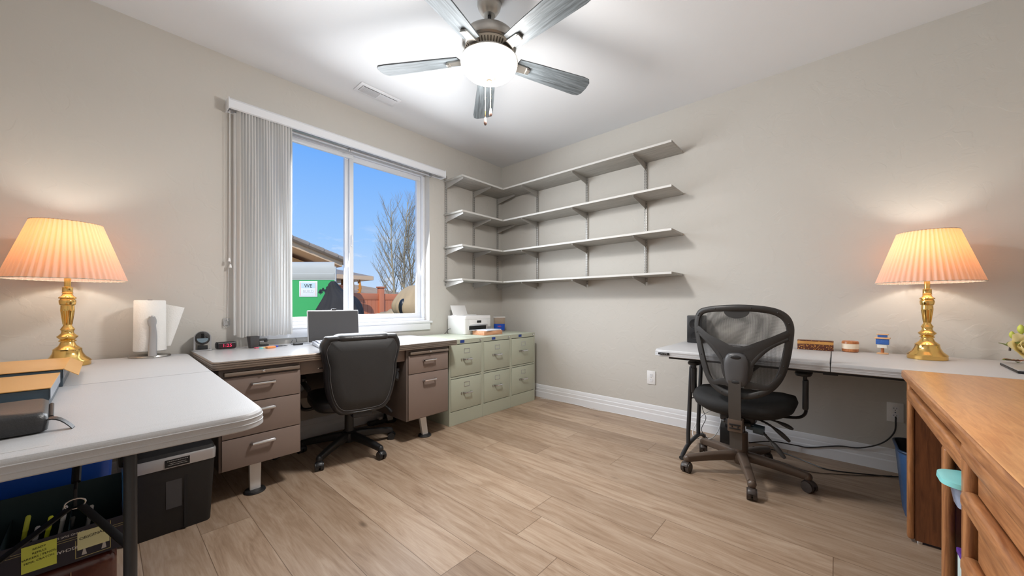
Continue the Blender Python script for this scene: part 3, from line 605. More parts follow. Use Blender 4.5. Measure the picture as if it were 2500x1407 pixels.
gl.build('glides', M_CHROME, O)
tb = thing('snap_container', 'clear plastic tub with aqua lid inside the oak desk', 'container', (-1.795, -3.42, 0.522))
cb_ = MB(); cb_.loft([[(p[0], p[1], z) for p in rrect(0.08+z*0.3, 0.20+z*0.3, 0.02, 4)] for z in (0, 0.055)]); cb_.build('tub', clear_mat('pale blue clear plastic', S(190, 205, 235), 0.6), tb)
li = MB(); li.loft([[(p[0], p[1], z) for p in rrect(0.115+i_, 0.25+i_, 0.04, 6)] for i_, z in ((0, 0.0555), (0.01, 0.058), (0.008, 0.07), (-0.01, 0.074))]); li.build('lid', mat('aqua plastic', S(138, 214, 216), 0.35), tb)
pb = thing('storage_box', 'purple topped box low inside the oak desk', 'box', (-1.765, -3.47, 0.1155))
MB().box(-0.075, 0.075, -0.11, 0.13, 0, 0.235, 0.003).build('carton', mat('pale green card', S(196, 214, 214), 0.6), pb)
MB().box(-0.077, 0.077, -0.112, 0.132, 0.2355, 0.25, 0.002).build('lid', mat('purple card', S(92, 52, 148), 0.5), pb)
pt = thing('tray_plates', 'blue grey dishes stacked on the keyboard tray of oak desk', 'dish', (-1.27, -3.46, 0.6425))
m_ = MB(); m_.lathe([(0.06, 0), (0.085, 0.004), (0.095, 0.012), (0.088, 0.012), (0.06, 0.006)], 32); m_.build('dish', mat('blue grey glaze', S(112, 132, 146), 0.35), pt)
m_ = MB(); m_.lathe([(0.05, 0.013), (0.072, 0.017), (0.082, 0.026), (0.074, 0.026), (0.05, 0.018)], 32, (0.01, 0.0, 0)); m_.build('dish', mat('blue grey glaze'), pt) if False else m_.build('dish', MATS['blue grey glaze'], pt)

# ------------------------------------------------------------------ black leather chair
K = thing('office_chair', 'black leather executive chair pulled up to the brown desk', 'chair', (-2.11, -0.487, 0), R(-10.7))
def five_star(parent, r, th0, m, zhub, arm_w=0.028, zend=0.075, cr=0.026, ztop=0.115):
    for k in range(5):
        a = th0+k*2*math.pi/5; c, s_ = math.cos(a), math.sin(a); pts = []; rings = []
        for t in [i/9 for i in range(10)]:
            rad = 0.02+(r-0.02)*t; z = ztop-(ztop-zend)*t**1.6; hh = 0.024-0.010*t; ww = arm_w*(1-0.35*t)
            if t == 1: hh *= 0.8
            ring = []; ww = arm_w*(0.78-0.22*t); hh = 0.030-0.008*t
            for q in range(16):
                an = 2*math.pi*q/16; wv = ww*math.copysign(abs(math.cos(an))**0.6, math.cos(an))*(1.0 if math.sin(an) > 0 else 0.8); hv = hh*math.copysign(abs(math.sin(an))**0.6, math.sin(an))
                ring.append((c*rad-s_*wv, s_*rad+c*wv, z-0.006+hv))
            rings.append(ring)
        b_ = MB(); b_.loft(rings); b_.ball((c*r, s_*r, zend-0.008), arm_w*0.60, arm_w*0.60, 0.024, 14, 8); b_.build('base_arm', m, parent, ang=60)
        ca = MB(); off = 0.012
        cx_, cy_ = c*r, s_*r; aa = a+0.9*math.sin(k*2.3+1)
        d1 = Vector((math.cos(aa), math.sin(aa), 0)); d2 = Vector((-d1.y, d1.x, 0)); ctr = Vector((cx_, cy_, cr))+d1*0.008
        for sg in (-1, 1): ca.cyl(ctr+d2*0.005*sg, ctr+d2*0.024*sg, cr, n=24)
        ca.cyl(ctr-d2*0.006, ctr+d2*0.006, cr*0.6, n=12); ca.cyl(Vector((cx_, cy_, cr)), Vector((cx_, cy_, zend)), 0.008, n=10)
        co = ca.build('caster', M_CAST if m is M_TAUPE else M_PLAS, parent)
        hd = MB(); ring_pts = [ctr+d1*(cr+0.004)*math.cos(an)+Vector((0, 0, (cr+0.004)*math.sin(an))) for an in [R(x) for x in range(20, 161, 14)]]
        hd.tube(ring_pts, 0.018, 8, flat=0.16); hd.build('hood', M_CAST if m is M_TAUPE else M_PLAS, co)
    hb_ = MB(); hb_.lathe([(0.02, 0.062), (0.036, 0.066), (0.052, 0.10), (0.050, 0.13), (0.035, 0.142), (0.02, 0.145)], 30); hb_.build('hub', m, parent)
five_star(K, 0.312, R(222.9), M_PLAS, 0.1, 0.033)
MB().lathe([(0.030, 0.10), (0.030, 0.30), (0.033, 0.302), (0.033, 0.325), (0.018, 0.33), (0.018, 0.40)], 28).build('gas_lift', M_PLAS2, K)
MB().box(-0.10, 0.10, -0.15, 0.10, 0.365, 0.40, 0.008).build('tilt_plate', M_PLAS, K)
lv_ = MB(); lv_.tube(catmull([(0.08, 0, 0.37), (0.2, -0.03, 0.36), (0.25, -0.04, 0.335), (0.285, -0.06, 0.29)], 4), [0.006]*8+[0.008, 0.010, 0.012, 0.013, 0.010], 8); lv_.build('tilt_lever', M_PLAS, K)
se = MB()
def superring(cx, cy, z, a, b_, p=4.0, n=40):
    out = []
    for k in range(n):
        t = 2*math.pi*k/n; c, s_ = math.cos(t), math.sin(t)
        out.append((cx+a*math.copysign(abs(c)**(2/p), c), cy+b_*math.copysign(abs(s_)**(2/p), s_), z))
    return out
se.loft([superring(0, 0.0, z, a*0.95, b_) for z, a, b_ in ((0.40, 0.20, 0.20), (0.402, 0.245, 0.24), (0.42, 0.262, 0.258), (0.45, 0.264, 0.260), (0.472, 0.252, 0.25), (0.482, 0.21, 0.21), (0.485, 0.1, 0.1))]); so_ = se.build('seat', M_LEATH, K, ang=60)
pp = MB(); pp.tube([Vector(p) for p in superring(0, 0, 0.470, 0.245, 0.254, 4, 60)], 0.003, 5, closed=True); pp.build('piping', M_LEATH, so_)
# back: cushion whose rear face leans slightly
def back_outline(t):
    return t
bo = [(-0.10, 0.402), (0.10, 0.402), (0.165, 0.425), (0.205, 0.49), (0.228, 0.58), (0.238, 0.66), (0.240, 0.72), (0.255, 0.78), (0.262, 0.84), (0.240, 0.885), (0.19, 0.905), (-0.19, 0.905), (-0.240, 0.885), (-0.262, 0.84), (-0.255, 0.78), (-0.240, 0.72), (-0.238, 0.66), (-0.228, 0.58), (-0.205, 0.49), (-0.165, 0.425)]
bo = [(p[0]*0.93, p[1]) for p in bo]
bc = catmull([(p[0], 0, p[1]) for p in bo], 4, True)
def lean(z): return -0.335-(z-0.4)*0.07
def inset(pts, s_, cz=0.66): return [Vector((p.x*s_, p.y, cz+(p.z-cz)*s_)) for p in pts]
bk = MB(); rings = []
for s_, off in ((0.0, -0.022), (0.55, -0.021), (0.83, -0.018), (0.90, -0.012), (0.925, -0.018), (0.97, -0.012), (1.0, 0.010), (1.0, 0.045), (0.98, 0.070), (0.92, 0.088), (0.80, 0.096), (0.5, 0.096)):
    rings.append([(p.x, lean(p.z)+off - 0.35*p.x*p.x*0+0.30*(p.x**2)*1.0, p.z) for p in inset(bc, max(s_, 0.02))])
bk.loft(rings); bko = bk.build('backrest', M_LEATH, K, ang=70)
pn = MB(); rings = []
for s_, off in ((0.0, -0.0245), (0.6, -0.0238), (0.86, -0.019), (0.885, -0.008)):
    rings.append([(p.x, lean(p.z)+off+0.30*p.x**2, p.z) for p in inset(bc, max(s_, 0.02))])
pn.loft(rings, caps=True); pn.build('rear_panel', M_LEATHF, bko, ang=70)
st = MB(); st.tube([Vector((p.x, lean(p.z)-0.0185+0.30*p.x**2, p.z)) for p in inset(bc, 0.872)], 0.0012, 5, closed=True); st.build('stitching', M_STITCH, bko)
hr = MB(); rings = []
for i in range(13):
    x = -0.165+0.33*i/12; s_ = 1.0 if 0 < i < 12 else 0.7
    rings.append([(x, lean(0.9)+0.042+0.30*x*x+0.066*s_*math.cos(q/14*2*math.pi), 0.886+0.030*s_*math.sin(q/14*2*math.pi)) for q in range(14)])
hr.loft(rings); hr.build('head_roll', M_LEATH, bko, ang=60)
MB().box(-0.06, 0.06, -0.345, -0.10, 0.378, 0.41, 0.008).build('back_bracket', M_PLAS, K)

# ------------------------------------------------------------------ mesh task chair
Q = thing('task_chair', 'black mesh-back task chair facing the right wall table', 'chair', (-0.664, -2.650, 0), 0)
qx, qy = -0.664, -2.650
five_star(Q, 0.319, R(126.2), M_TAUPE, 0.1, 0.037, cr=0.030, zend=0.088, ztop=0.12)
MB().lathe([(0.038, 0.10), (0.036, 0.26), (0.022, 0.262), (0.022, 0.31), (0.016, 0.312), (0.016, 0.36)], 28).build('gas_lift', M_TAUPE, Q)
me_ = MB(); me_.box(-0.13, 0.13, -0.09, 0.09, 0.345, 0.395, 0.01); me_.box(-0.22, -0.1, -0.04, 0.04, 0.35, 0.385, 0.006); me_.cyl((-0.16, -0.075, 0.355), (-0.16, 0.06, 0.355), 0.012); me_.build('mechanism', M_PLAS, Q)
st_ = MB(); rings = []
for z, a, b_ in ((0.392, 0.15, 0.15), (0.398, 0.215, 0.215), (0.42, 0.248, 0.252), (0.452, 0.258, 0.265), (0.482, 0.245, 0.255), (0.497, 0.20, 0.21), (0.50, 0.10, 0.10)):
    rings.append([(p[0]+0.01, p[1]-0.01, p[2]+0.018*(abs(p[1])/0.25)**2 - 0.022*min(1, max(0, (p[0]-0.08)/0.17))**2) for p in superring(0, 0, z, a, b_, 3.0, 96)])
st_.loft(rings); st_.build('seat', M_SEATF, Q, ang=60)
XB = -0.93-qx
fo = [(-2.462, 1.004), (-2.533, 1.032), (-2.688, 1.043), (-2.823, 1.03), (-2.892, 0.997), (-2.922, 0.939), (-2.922, 0.859), (-2.905, 0.732), (-2.875, 0.635), (-2.823, 0.566), (-2.75, 0.526), (-2.673, 0.516), (-2.592, 0.528), (-2.524, 0.584), (-2.48, 0.694), (-2.453, 0.818), (-2.440, 0.925)]
YC = -2.683
def bx_(y, z): return XB+1.0*(y-YC)**2 + 0.0*(z-0.8) - 0.10*(z-0.75)*0.3
def fp(y, z, o=0.0): return Vector((bx_(y, z)+o, y-qy, z))
fc = catmull([(0, y, z) for y, z in fo], 5, True)
def shrink(p, d):
    v_ = Vector((0, YC, 0.79))-p; L__ = v_.length; return p+v_*(d/L__)
fr = MB(); rings = []
for d, o_ in ((0.0, 0.0), (0.004, -0.010), (0.016, -0.013), (0.032, -0.010), (0.038, 0.0), (0.030, 0.010), (0.010, 0.012), (0.0, 0.0)):
    rings.append([fp(q.y, q.z, o_) for q in [shrink(p, d) for p in fc]])
fr.loft(rings, caps=False); fro = fr.build('back_frame', M_PLAS2, Q, ang=60)
msh = MB(); rings = []
for s_ in (1.0, 0.75, 0.5, 0.25, 0.02):
    rings.append([fp(YC+(q.y-YC)*s_, 0.79+(q.z-0.79)*s_, 0.006) for q in [shrink(p, 0.02) for p in fc]])
msh.loft(rings); msh.build('mesh_panel', M_MESH, Q, ang=80)
sp = MB()
def strap(pts, wds, th=0.008, o_=-0.012):
    pts = catmull([(0, y, z) for y, z in pts], 6); n_ = len(pts); wds = tuple(v*1.25 for v in wds); rings = []
    for i, p in enumerate(pts):
        t_ = pts[min(i+1, n_-1)]-pts[max(i-1, 0)]; t_.normalize(); nn = Vector((0, -t_.z, t_.y)); wv = wds[0]+(wds[1]-wds[0])*(i/(n_-1)) if len(wds) == 2 else wds[0]
        if len(wds) == 3: f_ = i/(n_-1); wv = wds[0]*(1-f_)**2+2*wds[1]*f_*(1-f_)+wds[2]*f_**2
        a_, b_ = p+nn*wv, p-nn*wv
        rings.append([fp(a_.y, a_.z, o_), fp(a_.y, a_.z, o_+th), fp(b_.y, b_.z, o_+th), fp(b_.y, b_.z, o_), fp(p.y, p.z, o_-0.004)])
    sp.loft(rings)
strap([(-2.46, 0.905), (-2.52, 0.85), (-2.60, 0.80), (-2.64, 0.765)], (0.012, 0.020, 0.035))
strap([(-2.905, 0.895), (-2.84, 0.85), (-2.76, 0.80), (-2.715, 0.765)], (0.012, 0.020, 0.035))
strap([(-2.60, 0.808), (-2.675, 0.785), (-2.755, 0.808)], (0.014, 0.020, 0.014))
strap([(-2.63, 0.74), (-2.612, 0.70), (-2.62, 0.65), (-2.64, 0.61)], (0.014, 0.010, 0.016))
strap([(-2.715, 0.74), (-2.735, 0.70), (-2.728, 0.65), (-2.71, 0.61)], (0.014, 0.010, 0.016))
strap([(-2.64, 0.60), (-2.60, 0.605), (-2.55, 0.595), (-2.505, 0.655)], (0.018, 0.010, 0.008))
strap([(-2.71, 0.60), (-2.76, 0.60), (-2.82, 0.600), (-2.875, 0.67)], (0.018, 0.010, 0.008))
strap([(-2.475, 0.87), (-2.54, 0.81), (-2.592, 0.74), (-2.61, 0.69)], (0.006, 0.010, 0.006))
strap([(-2.90, 0.86), (-2.82, 0.81), (-2.76, 0.74), (-2.735, 0.69)], (0.006, 0.010, 0.006))
sp.build('back_yoke', M_PLAS2, fro, ang=50)
pl_ = MB(); po = catmull([(0, y, z) for y, z in [(-2.673, 0.775), (-2.63, 0.765), (-2.613, 0.72), (-2.618, 0.64), (-2.632, 0.595), (-2.673, 0.588), (-2.715, 0.595), (-2.728, 0.64), (-2.732, 0.72), (-2.715, 0.765)]], 4, True)
rings = []
for s_, o_ in ((1.0, -0.010), (0.98, -0.022), (0.88, -0.030), (0.5, -0.033), (0.02, -0.034)): rings.append([fp(-2.673+(p.y+2.673)*s_, 0.68+(p.z-0.68)*s_, o_) for p in po])
pl_.loft(rings); plo = pl_.build('lumbar_plate', mat('graphite plastic', S(78, 78, 80), 0.35), Q, ang=60)
ov = MB()
for z in (0.752, 0.612): ov.ball(fp(-2.673, z, -0.032), 0.004, 0.026, 0.011, 16, 8)
ov.build('recess', M_PLAS, plo)
tbm = MB(); rings = []
to = [(-2.60, 1.028)]+[(-2.673+0.062*math.cos(R(a)), 1.005-0.040*math.sin(R(a))) for a in range(0, 181, 20)]+[(-2.745, 1.028)]
rings = [[fp(y, z, o_) for y, z in to] for o_ in (-0.006, 0.004)]; tbm.loft(rings); tbm.build('top_tab', M_PLAS2, fro, ang=50)
scw = MB()
for i in range(0, len(fc), 6):
    p = shrink(fc[i], 0.019); scw.ball(fp(p.y, p.z, -0.0125), 0.0025, 0.004, 0.004, 8, 6)
scw.build('screws', M_PLAS, fro)
sb = MB(); rings = []
for i, (o_, z) in enumerate(((-0.030, 0.62), (-0.032, 0.55), (-0.030, 0.45), (-0.012, 0.36), (0.002, 0.30), (0.004, 0.235))):
    rings.append([(XB+o_+q[0], YC+0.015-qy+q[1], z) for q in ((0, -0.030), (0, 0.030), (0.007, 0.030), (0.007, -0.030))])
sb.loft(rings); sb.build('back_bar', mat('charcoal painted bar', S(70, 66, 63), 0.4), Q, ang=40)
bk_ = MB(); bk_.box(XB-0.022, XB+0.03, YC+0.015-qy-0.036, YC+0.015-qy+0.036, 0.335, 0.405, 0.004); bk_.box(XB+0.0, XB+0.12, YC+0.015-qy-0.025, YC+0.015-qy+0.025, 0.35, 0.385, 0.004); bko_ = bk_.build('bracket', M_TAUPE, Q)
b2 = MB(); b2.box(XB-0.026, XB-0.021, YC+0.015-qy-0.028, YC+0.015-qy+0.028, 0.372, 0.38, 0.002); b2.box(XB-0.026, XB-0.021, YC+0.015-qy-0.028, YC+0.015-qy+0.028, 0.352, 0.358, 0.002)
for s_ in (-1, 1): b2.ball((XB-0.023, YC+0.015-qy+s_*0.014, 0.365), 0.004)
b2.build('screws', M_BLKMET, bko_)
kn = MB(); kn.cyl((-0.14, -0.085, 0.335), (-0.14, -0.135, 0.330), 0.026, n=24); kn.cyl((-0.14, -0.05, 0.337), (-0.14, -0.09, 0.335), 0.014); kn.build('tension_knob', mat('blue grey knob', S(58, 76, 88), 0.4), Q)
for pts in ([(-0.08, -0.10, 0.385), (-0.08, -0.16, 0.385), (-0.08, -0.22, 0.37), (-0.09, -0.26, 0.355)], [(-0.10, -0.10, 0.38), (-0.11, -0.15, 0.365), (-0.12, -0.20, 0.335), (-0.13, -0.25, 0.295)], [(-0.15, -0.13, 0.325), (-0.17, -0.16, 0.30), (-0.19, -0.19, 0.275), (-0.21, -0.235, 0.225)]):
    lv = MB(); cp = catmull(pts, 6); rr_ = [0.007+(0.002*(i % 2)) if i < 9 else 0.009+0.007*math.sin((i-9)/9*math.pi) for i in range(len(cp))]
    lv.tube(cp, rr_, 10, flat=0.7); lv.build('lever', M_PLAS2, Q)
for s_, yA in ((1, 0.265), (-1, -0.300)):
    A = MB(); A.tube(catmull([(0.02, s_*0.14, 0.385), (0.02, s_*0.22, 0.39), (0.02, yA-s_*0.02, 0.40), (0.02, yA+s_*0.008, 0.43), (0.02, yA+s_*0.01, 0.48)], 4), 0.014, 8, flat=0.6); 
    A.box(-0.005, 0.045, yA-0.005, yA+0.022, 0.45, 0.62, 0.008) if s_ > 0 else A.box(-0.005, 0.045, yA-0.022, yA+0.005, 0.45, 0.62, 0.008)
    A.box(0.003, 0.037, yA-0.003, yA+0.015, 0.60, 0.645, 0.006) if s_ > 0 else A.box(0.003, 0.037, yA-0.015, yA+0.003, 0.60, 0.645, 0.006)
    Ao = A.build('arm_post', M_PLAS, Q)
    pd = MB(); pd.loft([superring(0.03, yA, z, a, b_, 3, 28) for z, a, b_ in ((0.640, 0.05, 0.022), (0.646, 0.085, 0.036), (0.656, 0.09, 0.040), (0.664, 0.085, 0.036), (0.667, 0.06, 0.025))]); pd.build('arm_pad', M_PLAS2, Ao, ang=60)

for ch_ in K.children:
    if ch_.name.split('.')[0] in ('tilt_plate', 'tilt_lever', 'seat', 'backrest', 'back_bracket'): ch_.location.z -= 0.055
for s_ in (-1, 1):
    A = MB(); A.tube(catmull([(s_*0.20, 0.05, 0.33), (s_*0.27, 0.06, 0.325), (s_*0.300, 0.08, 0.36), (s_*0.305, 0.13, 0.47), (s_*0.305, 0.12, 0.53), (s_*0.305, 0.0, 0.545), (s_*0.302, -0.13, 0.54), (s_*0.28, -0.18, 0.50)], 5), 0.016, 10, flat=0.7)
    Ao = A.build('armrest', M_PLAS, K)
    pd = MB(); pd.loft([superring(s_*0.305, -0.01, z, a, b_, 3, 24) for z, a, b_ in ((0.548, 0.018, 0.10), (0.552, 0.026, 0.125), (0.570, 0.026, 0.125), (0.576, 0.018, 0.10))]); pd.build('arm_pad', M_LEATH, Ao, ang=60)

# ------------------------------------------------------------------ things on the left table
pt_ = thing('paper_towel_holder', 'steel paper towel holder with white roll and loose sheet', 'paper towel holder', (-3.098, -0.115, 0.7405))
MB().lathe([(0.088, 0), (0.09, 0.003), (0.086, 0.011), (0.02, 0.013)], 40).build('base', M_NICKEL, pt_)
MB().cyl((0, 0, 0.01), (0, 0, 0.33), 0.010).build('spindle', M_BLKMET, pt_)
rl = MB(); rl.lathe([(0.021, 0.036), (0.066, 0.034), (0.070, 0.038), (0.068, 0.15), (0.067, 0.322), (0.064, 0.327), (0.021, 0.327)], 48); rl.build('towel_roll', M_PAPER, pt_)
da = Vector((0.998, -0.06)); dc = Vector((-0.06, -0.998))   # along the wall / towards the room
def P2(a, c, z): return (da.x*a+dc.x*c, da.y*a+dc.y*c, z)
fl_ = MB(); rows = []
for i in range(7):
    t = i/6; bow = 0.018*math.sin(t*3.1); rows.append([P2(0.062+0.088*t, -0.02+bow, 0.305-0.022*t), P2(0.064+0.056*t, -0.02+bow, 0.17), P2(0.066+0.022*t, -0.02+bow*0.5, 0.055)])
fl_.loft(rows, closed=False); fl_.build('loose_sheet', M_PAPER, pt_)
ar = MB(); ap = [P2(0.010, 0.084, 0.010), P2(0.010, 0.080, 0.06), P2(0.012, 0.076, 0.12), P2(0.010, 0.078, 0.17), P2(0.008, 0.080, 0.215), P2(0.008, 0.080, 0.235)]
ar.tube(catmull(ap, 4), [0.0068+0.0012*math.cos(i/20*3) for i in range(21)], 14, flat=2.3); ar.ball(P2(0.008, 0.079, 0.205), 0.019, 0.006, 0.036, 18, 10)
ar.build('tension_arm', M_SILVER, pt_)

def gold_box(label, x0, x1, y0, y1, z0, h, lid_tilt=0):
    g = thing('document_box', label, 'box', ((x0+x1)/2, (y0+y1)/2, z0), 0, 'gold topped document boxes'); w2, d2 = (x1-x0)/2, (y1-y0)/2
    MB().box(-w2+0.003, w2-0.003, -d2+0.003, d2-0.003, 0, h-0.004, 0.001).build('tray', mat('slate blue card', S(62, 78, 90), 0.3, var=0.03), g)
    l_ = MB(); t = 0.0022
    l_.box(-w2, w2, -d2, d2, h-t, h); 
    lo = l_.build('lid', mat('gold board', S(216, 166, 100), 0.35, 0.15, var=0.03), g)
    sd = MB(); sd.box(w2-0.002, w2, -d2, d2, h-0.035, h-t); sd.box(-w2, -w2+0.002, -d2, d2, h-0.035, h-t); sd.build('lid_side', mat('pale slate card', S(150, 158, 168), 0.3, var=0.03), lo)
    if lid_tilt:
        fp_ = MB(); fp_.box(0, 0.045, -d2, d2, -0.002, 0, mtx=Matrix.Translation((w2, 0, h)) @ Matrix.Rotation(lid_tilt, 4, 'Y')); fp_.build('flap', mat('gold board'), g) if False else fp_.build('flap', MATS['gold board'], g)
    return g
gold_box('gold topped slate box nearer the camera on left table', -3.76, -3.382, -1.345, -0.985, 0.7405, 0.057)
gold_box('gold topped slate box with raised flap, in front of the left lamp', -3.76, -3.375, -0.955, -0.52, 0.7405, 0.066, R(38))
pn_ = thing('zip_planner', 'black leather planner with strap at left table edge', 'planner', (-3.55, -1.58, 0.7405), R(3))
m_ = MB(); m_.loft([[(p[0], p[1], z) for p in rrect(0.36-i_, 0.24-i_, 0.02, 4)] for z, i_ in ((0, 0.02), (0.004, 0.004), (0.02, 0.0), (0.040, 0.004), (0.047, 0.02))]); po_ = m_.build('cover', M_LEATH, pn_, ang=50)
m_ = MB(); m_.box(0.165, 0.177, -0.10, 0.10, 0.012, 0.030, 0.002); m_.build('pages', M_PAPER, pn_)
m_ = MB(); m_.cyl((0.183, -0.08, 0.028), (0.183, 0.07, 0.033), 0.0045, n=10); m_.build('pen', M_BLKMET, pn_)
m_ = MB(); rows = []
for i in range(9):
    t = i/8; rows.append([(0.165+0.055*t, -0.085-0.02*t, 0.026+0.010*math.sin(t*math.pi)-0.024*t*t), (0.165+0.050*t, -0.105-0.02*t, 0.024+0.010*math.sin(t*math.pi)-0.022*t*t)])
ext_ = [[r_[0], r_[1], (r_[1][0], r_[1][1], r_[1][2]-0.003), (r_[0][0], r_[0][1], r_[0][2]-0.003)] for r_ in rows]
m_.loft(ext_); m_.build('strap', M_LEATH, pn_)

# ------------------------------------------------------------------ under the left table
sh_ = thing('paper_shredder', 'black paper shredder bin with silver band under left table', 'shredder', (-3.075, -0.73, 0))
b_ = MB(); b_.loft([[(p[0], p[1], z) for p in rrect(w_, d_, 0.02, 4)] for z, w_, d_ in ((0.0, 0.285, 0.17), (0.006, 0.290, 0.175), (0.30, 0.318, 0.20))]); b_.build('bin', mat('shredder black', S(30, 30, 31), 0.5), sh_)
b_ = MB(); b_.loft([[(p[0], p[1], z) for p in rrect(w_, d_, 0.02, 4)] for z, w_, d_ in ((0.301, 0.325, 0.206), (0.345, 0.328, 0.21), (0.352, 0.322, 0.204))]); ho_ = b_.build('head_band', M_SILVER, sh_)
b_ = MB(); b_.loft([[(p[0], p[1], z) for p in rrect(w_, d_, 0.02, 4)] for z, w_, d_ in ((0.3525, 0.32, 0.20), (0.368, 0.31, 0.19), (0.374, 0.25, 0.12))]); b_.build('head', M_PLAS, sh_)
b_ = MB(); b_.box(-0.02, 0.065, -0.1065, -0.1040, 0.306, 0.340); lb_ = b_.build('label_plate', M_DARK, sh_, smooth=False)
lt = MB()
for z_, x0_, x1_, st_ in ((0.333, -0.012, 0.055, 0.0060), (0.323, -0.004, 0.050, 0.0048), (0.3155, -0.010, 0.056, 0.0048)):
    x = x0_
    while x < x1_: lt.box(x, x+st_*0.72, -0.1068, -0.1064, z_-0.0012, z_+0.0012); x += st_
lt.build('label_print', M_SILVER, lb_, smooth=False)
b_ = MB(); b_.box(-0.015, 0.038, -0.0975, -0.085, 0.115, 0.262); b_.build('view_window', mat('smoked window', S(66, 66, 68), 0.25), sh_, smooth=False)
b_ = MB(); b_.box(0.046, 0.058, -0.098, -0.085, 0.01, 0.27); b_.build('groove', M_DARK, sh_, smooth=False)

pbx = thing('pen_box', 'navy wine glass carton full of pens under the left table', 'box', (-3.46, -1.35, 0.302))
nav = mat('navy carton', S(26, 27, 46), 0.35, var=0.04); tl_ = mat('teal carton inside', S(22, 46, 52), 0.6)
MB().box(-0.223, 0.223, -0.10, -0.098, 0, 0.095).build('front_panel', nav, pbx, smooth=False)
MB().box(0.221, 0.223, -0.098, 0.10, 0, 0.10).build('side_panel', nav, pbx, smooth=False)
MB().box(-0.223, 0.223, -0.098, 0.10, 0, 0.002).build('bottom_panel', nav, pbx, smooth=False)
MB().box(-0.223, 0.223, 0.098, 0.10, 0, 0.165).build('back_flap', tl_, pbx, smooth=False)
MB().box(0.2235, 0.225, 0.0, 0.10, 0.06, 0.175).build('side_flap', mat('blue carton edge', S(40, 110, 170), 0.5), pbx, smooth=False)
for xx in (-0.13, 0.0, 0.115): MB().box(xx, xx+0.002, -0.097, 0.097, 0.002, 0.10).build('divider', tl_, pbx, smooth=False)
ln = MB(); 
for z in (0.066, 0.072): ln.box(-0.223, 0.223, -0.1008, -0.1, z, z+0.001)
ln.box(0.128, 0.197, -0.1008, -0.1, 0.008, 0.0095); ln.box(0.128, 0.1295, -0.1008, -0.1, 0.008, 0.06); ln.box(0.1955, 0.197, -0.1008, -0.1, 0.008, 0.09); ln.build('printed_lines', mat('gold print', S(170, 160, 110), 0.4), pbx, smooth=False)
text('lettering', 'LONGCHAMP', 0.0115, M_WHITE, pbx, (0.118, -0.1009, 0.042), (R(90), R(180), 0), 0.0001); text('lettering', 'GRAND DUC DE', 0.0075, M_WHITE, pbx, (0.118, -0.1009, 0.082), (R(90), R(180), 0), 0.0001)
gp = MB(); gp.prism([(0.140, 0.014), (0.150, 0.014), (0.147, 0.03), (0.149, 0.055), (0.143, 0.055), (0.143, 0.03)], 'y', -0.1009, -0.1002); gp.build('printed_glass', M_SILVER, pbx, smooth=False); gp = MB(); gp.prism([(0.178, 0.014), (0.188, 0.014), (0.186, 0.03), (0.188, 0.055), (0.181, 0.055), (0.181, 0.03)], 'y', -0.1009, -0.1002); gp.build('printed_glass', M_SILVER, pbx, smooth=False)
nt1 = thing('sticky_note', 'bright yellow-green handwritten sticky note on the navy carton', 'sticky note', (-3.395, -1.4515, 0.322), 0, 'sticky notes on the carton')
MB().box(-0.030, 0.030, -0.0006, 0, -0.005, 0.066).build('paper', mat('yellow green note', S(214, 224, 96), 0.7), nt1, smooth=False)
for i, t_ in enumerate(('READY', 'REFILLS', 'MARKERS / PENCILS', 'PENS, CRAYON')): text('handwriting', t_, 0.0075, M_BLKMET, nt1, (0, -0.0012, 0.055-0.011*i), (R(90), R(-6), 0), 0.0001)
nt2 = thing('sticky_note', 'pale cream sticky note reading original on the navy carton', 'sticky note', (-3.297, -1.4515, 0.345), 0, 'sticky notes on the carton')
MB().box(-0.031, 0.031, -0.0006, 0, -0.012, 0.040).build('paper', mat('cream note', S(214, 214, 168), 0.7), nt2, smooth=False)
text('handwriting', 'ORIGINALS', 0.011, M_BLKMET, nt2, (0, -0.0012, 0.022), (R(90), R(-6), 0), 0.0001)
pcs = [(-0.19, 'white', S(210, 210, 205)), (-0.165, 'dark green', S(34, 74, 56)), (-0.085, 'brown', S(96, 48, 36)), (-0.06, 'dark red', S(92, 30, 32)), (-0.035, 'orange', S(150, 74, 36)), (0.02, 'yellow green', S(180, 190, 60)), (0.04, 'silver grey', S(170, 170, 176)), (0.062, 'lime yellow', S(214, 226, 50)), (0.088, 'pale grey', S(200, 200, 205)), (0.104, 'black', S(24, 24, 26)), (0.14, 'grey capped', S(150, 150, 152))]
for i, (xx, nm, c_) in enumerate(pcs):
    p = thing('marker_pen', '%s marker pen standing in the navy carton' % nm, 'pen', (-3.46+xx, -1.35-0.045+0.02*(i % 3), 0.3045), 0, 'pens in the navy carton')
    hgt = 0.105+0.012*((i*7) % 3); lean_ = 0.018
    q = MB(); q.tube([(0, 0, 0), (lean_*0.7, 0.01, hgt*0.68)], 0.0048, 14); q.build('barrel', mat('pen '+nm, c_, 0.4), p)
    q = MB(); q.tube([(lean_*0.7, 0.01, hgt*0.68), (lean_*0.98, 0.014, hgt*0.97), (lean_, 0.0145, hgt)], [0.0053, 0.0052, 0.003], 14); q.build('cap', mat('pen cap '+nm, tuple(min(1, v*1.25+0.01) for v in c_[:3])+(1,), 0.35), p)
br_ = thing('briefcase', 'glossy brown leather case under the navy carton', 'briefcase', (-3.46, -1.37, 0))
m_ = MB(); m_.loft([[(p[0], z, p[1]+0.150) for p in rrect(0.42-i_, 0.298-i_, 0.03, 5)] for z, i_ in ((-0.085, 0.03), (-0.075, 0.005), (-0.06, 0), (0.06, 0), (0.075, 0.005), (0.085, 0.03))]); m_.build('body', mat('brown leather', S(74, 34, 28), 0.2, var=0.12, vs=12, bump=0.1, bs=90, coat=0.5), br_, ang=50)
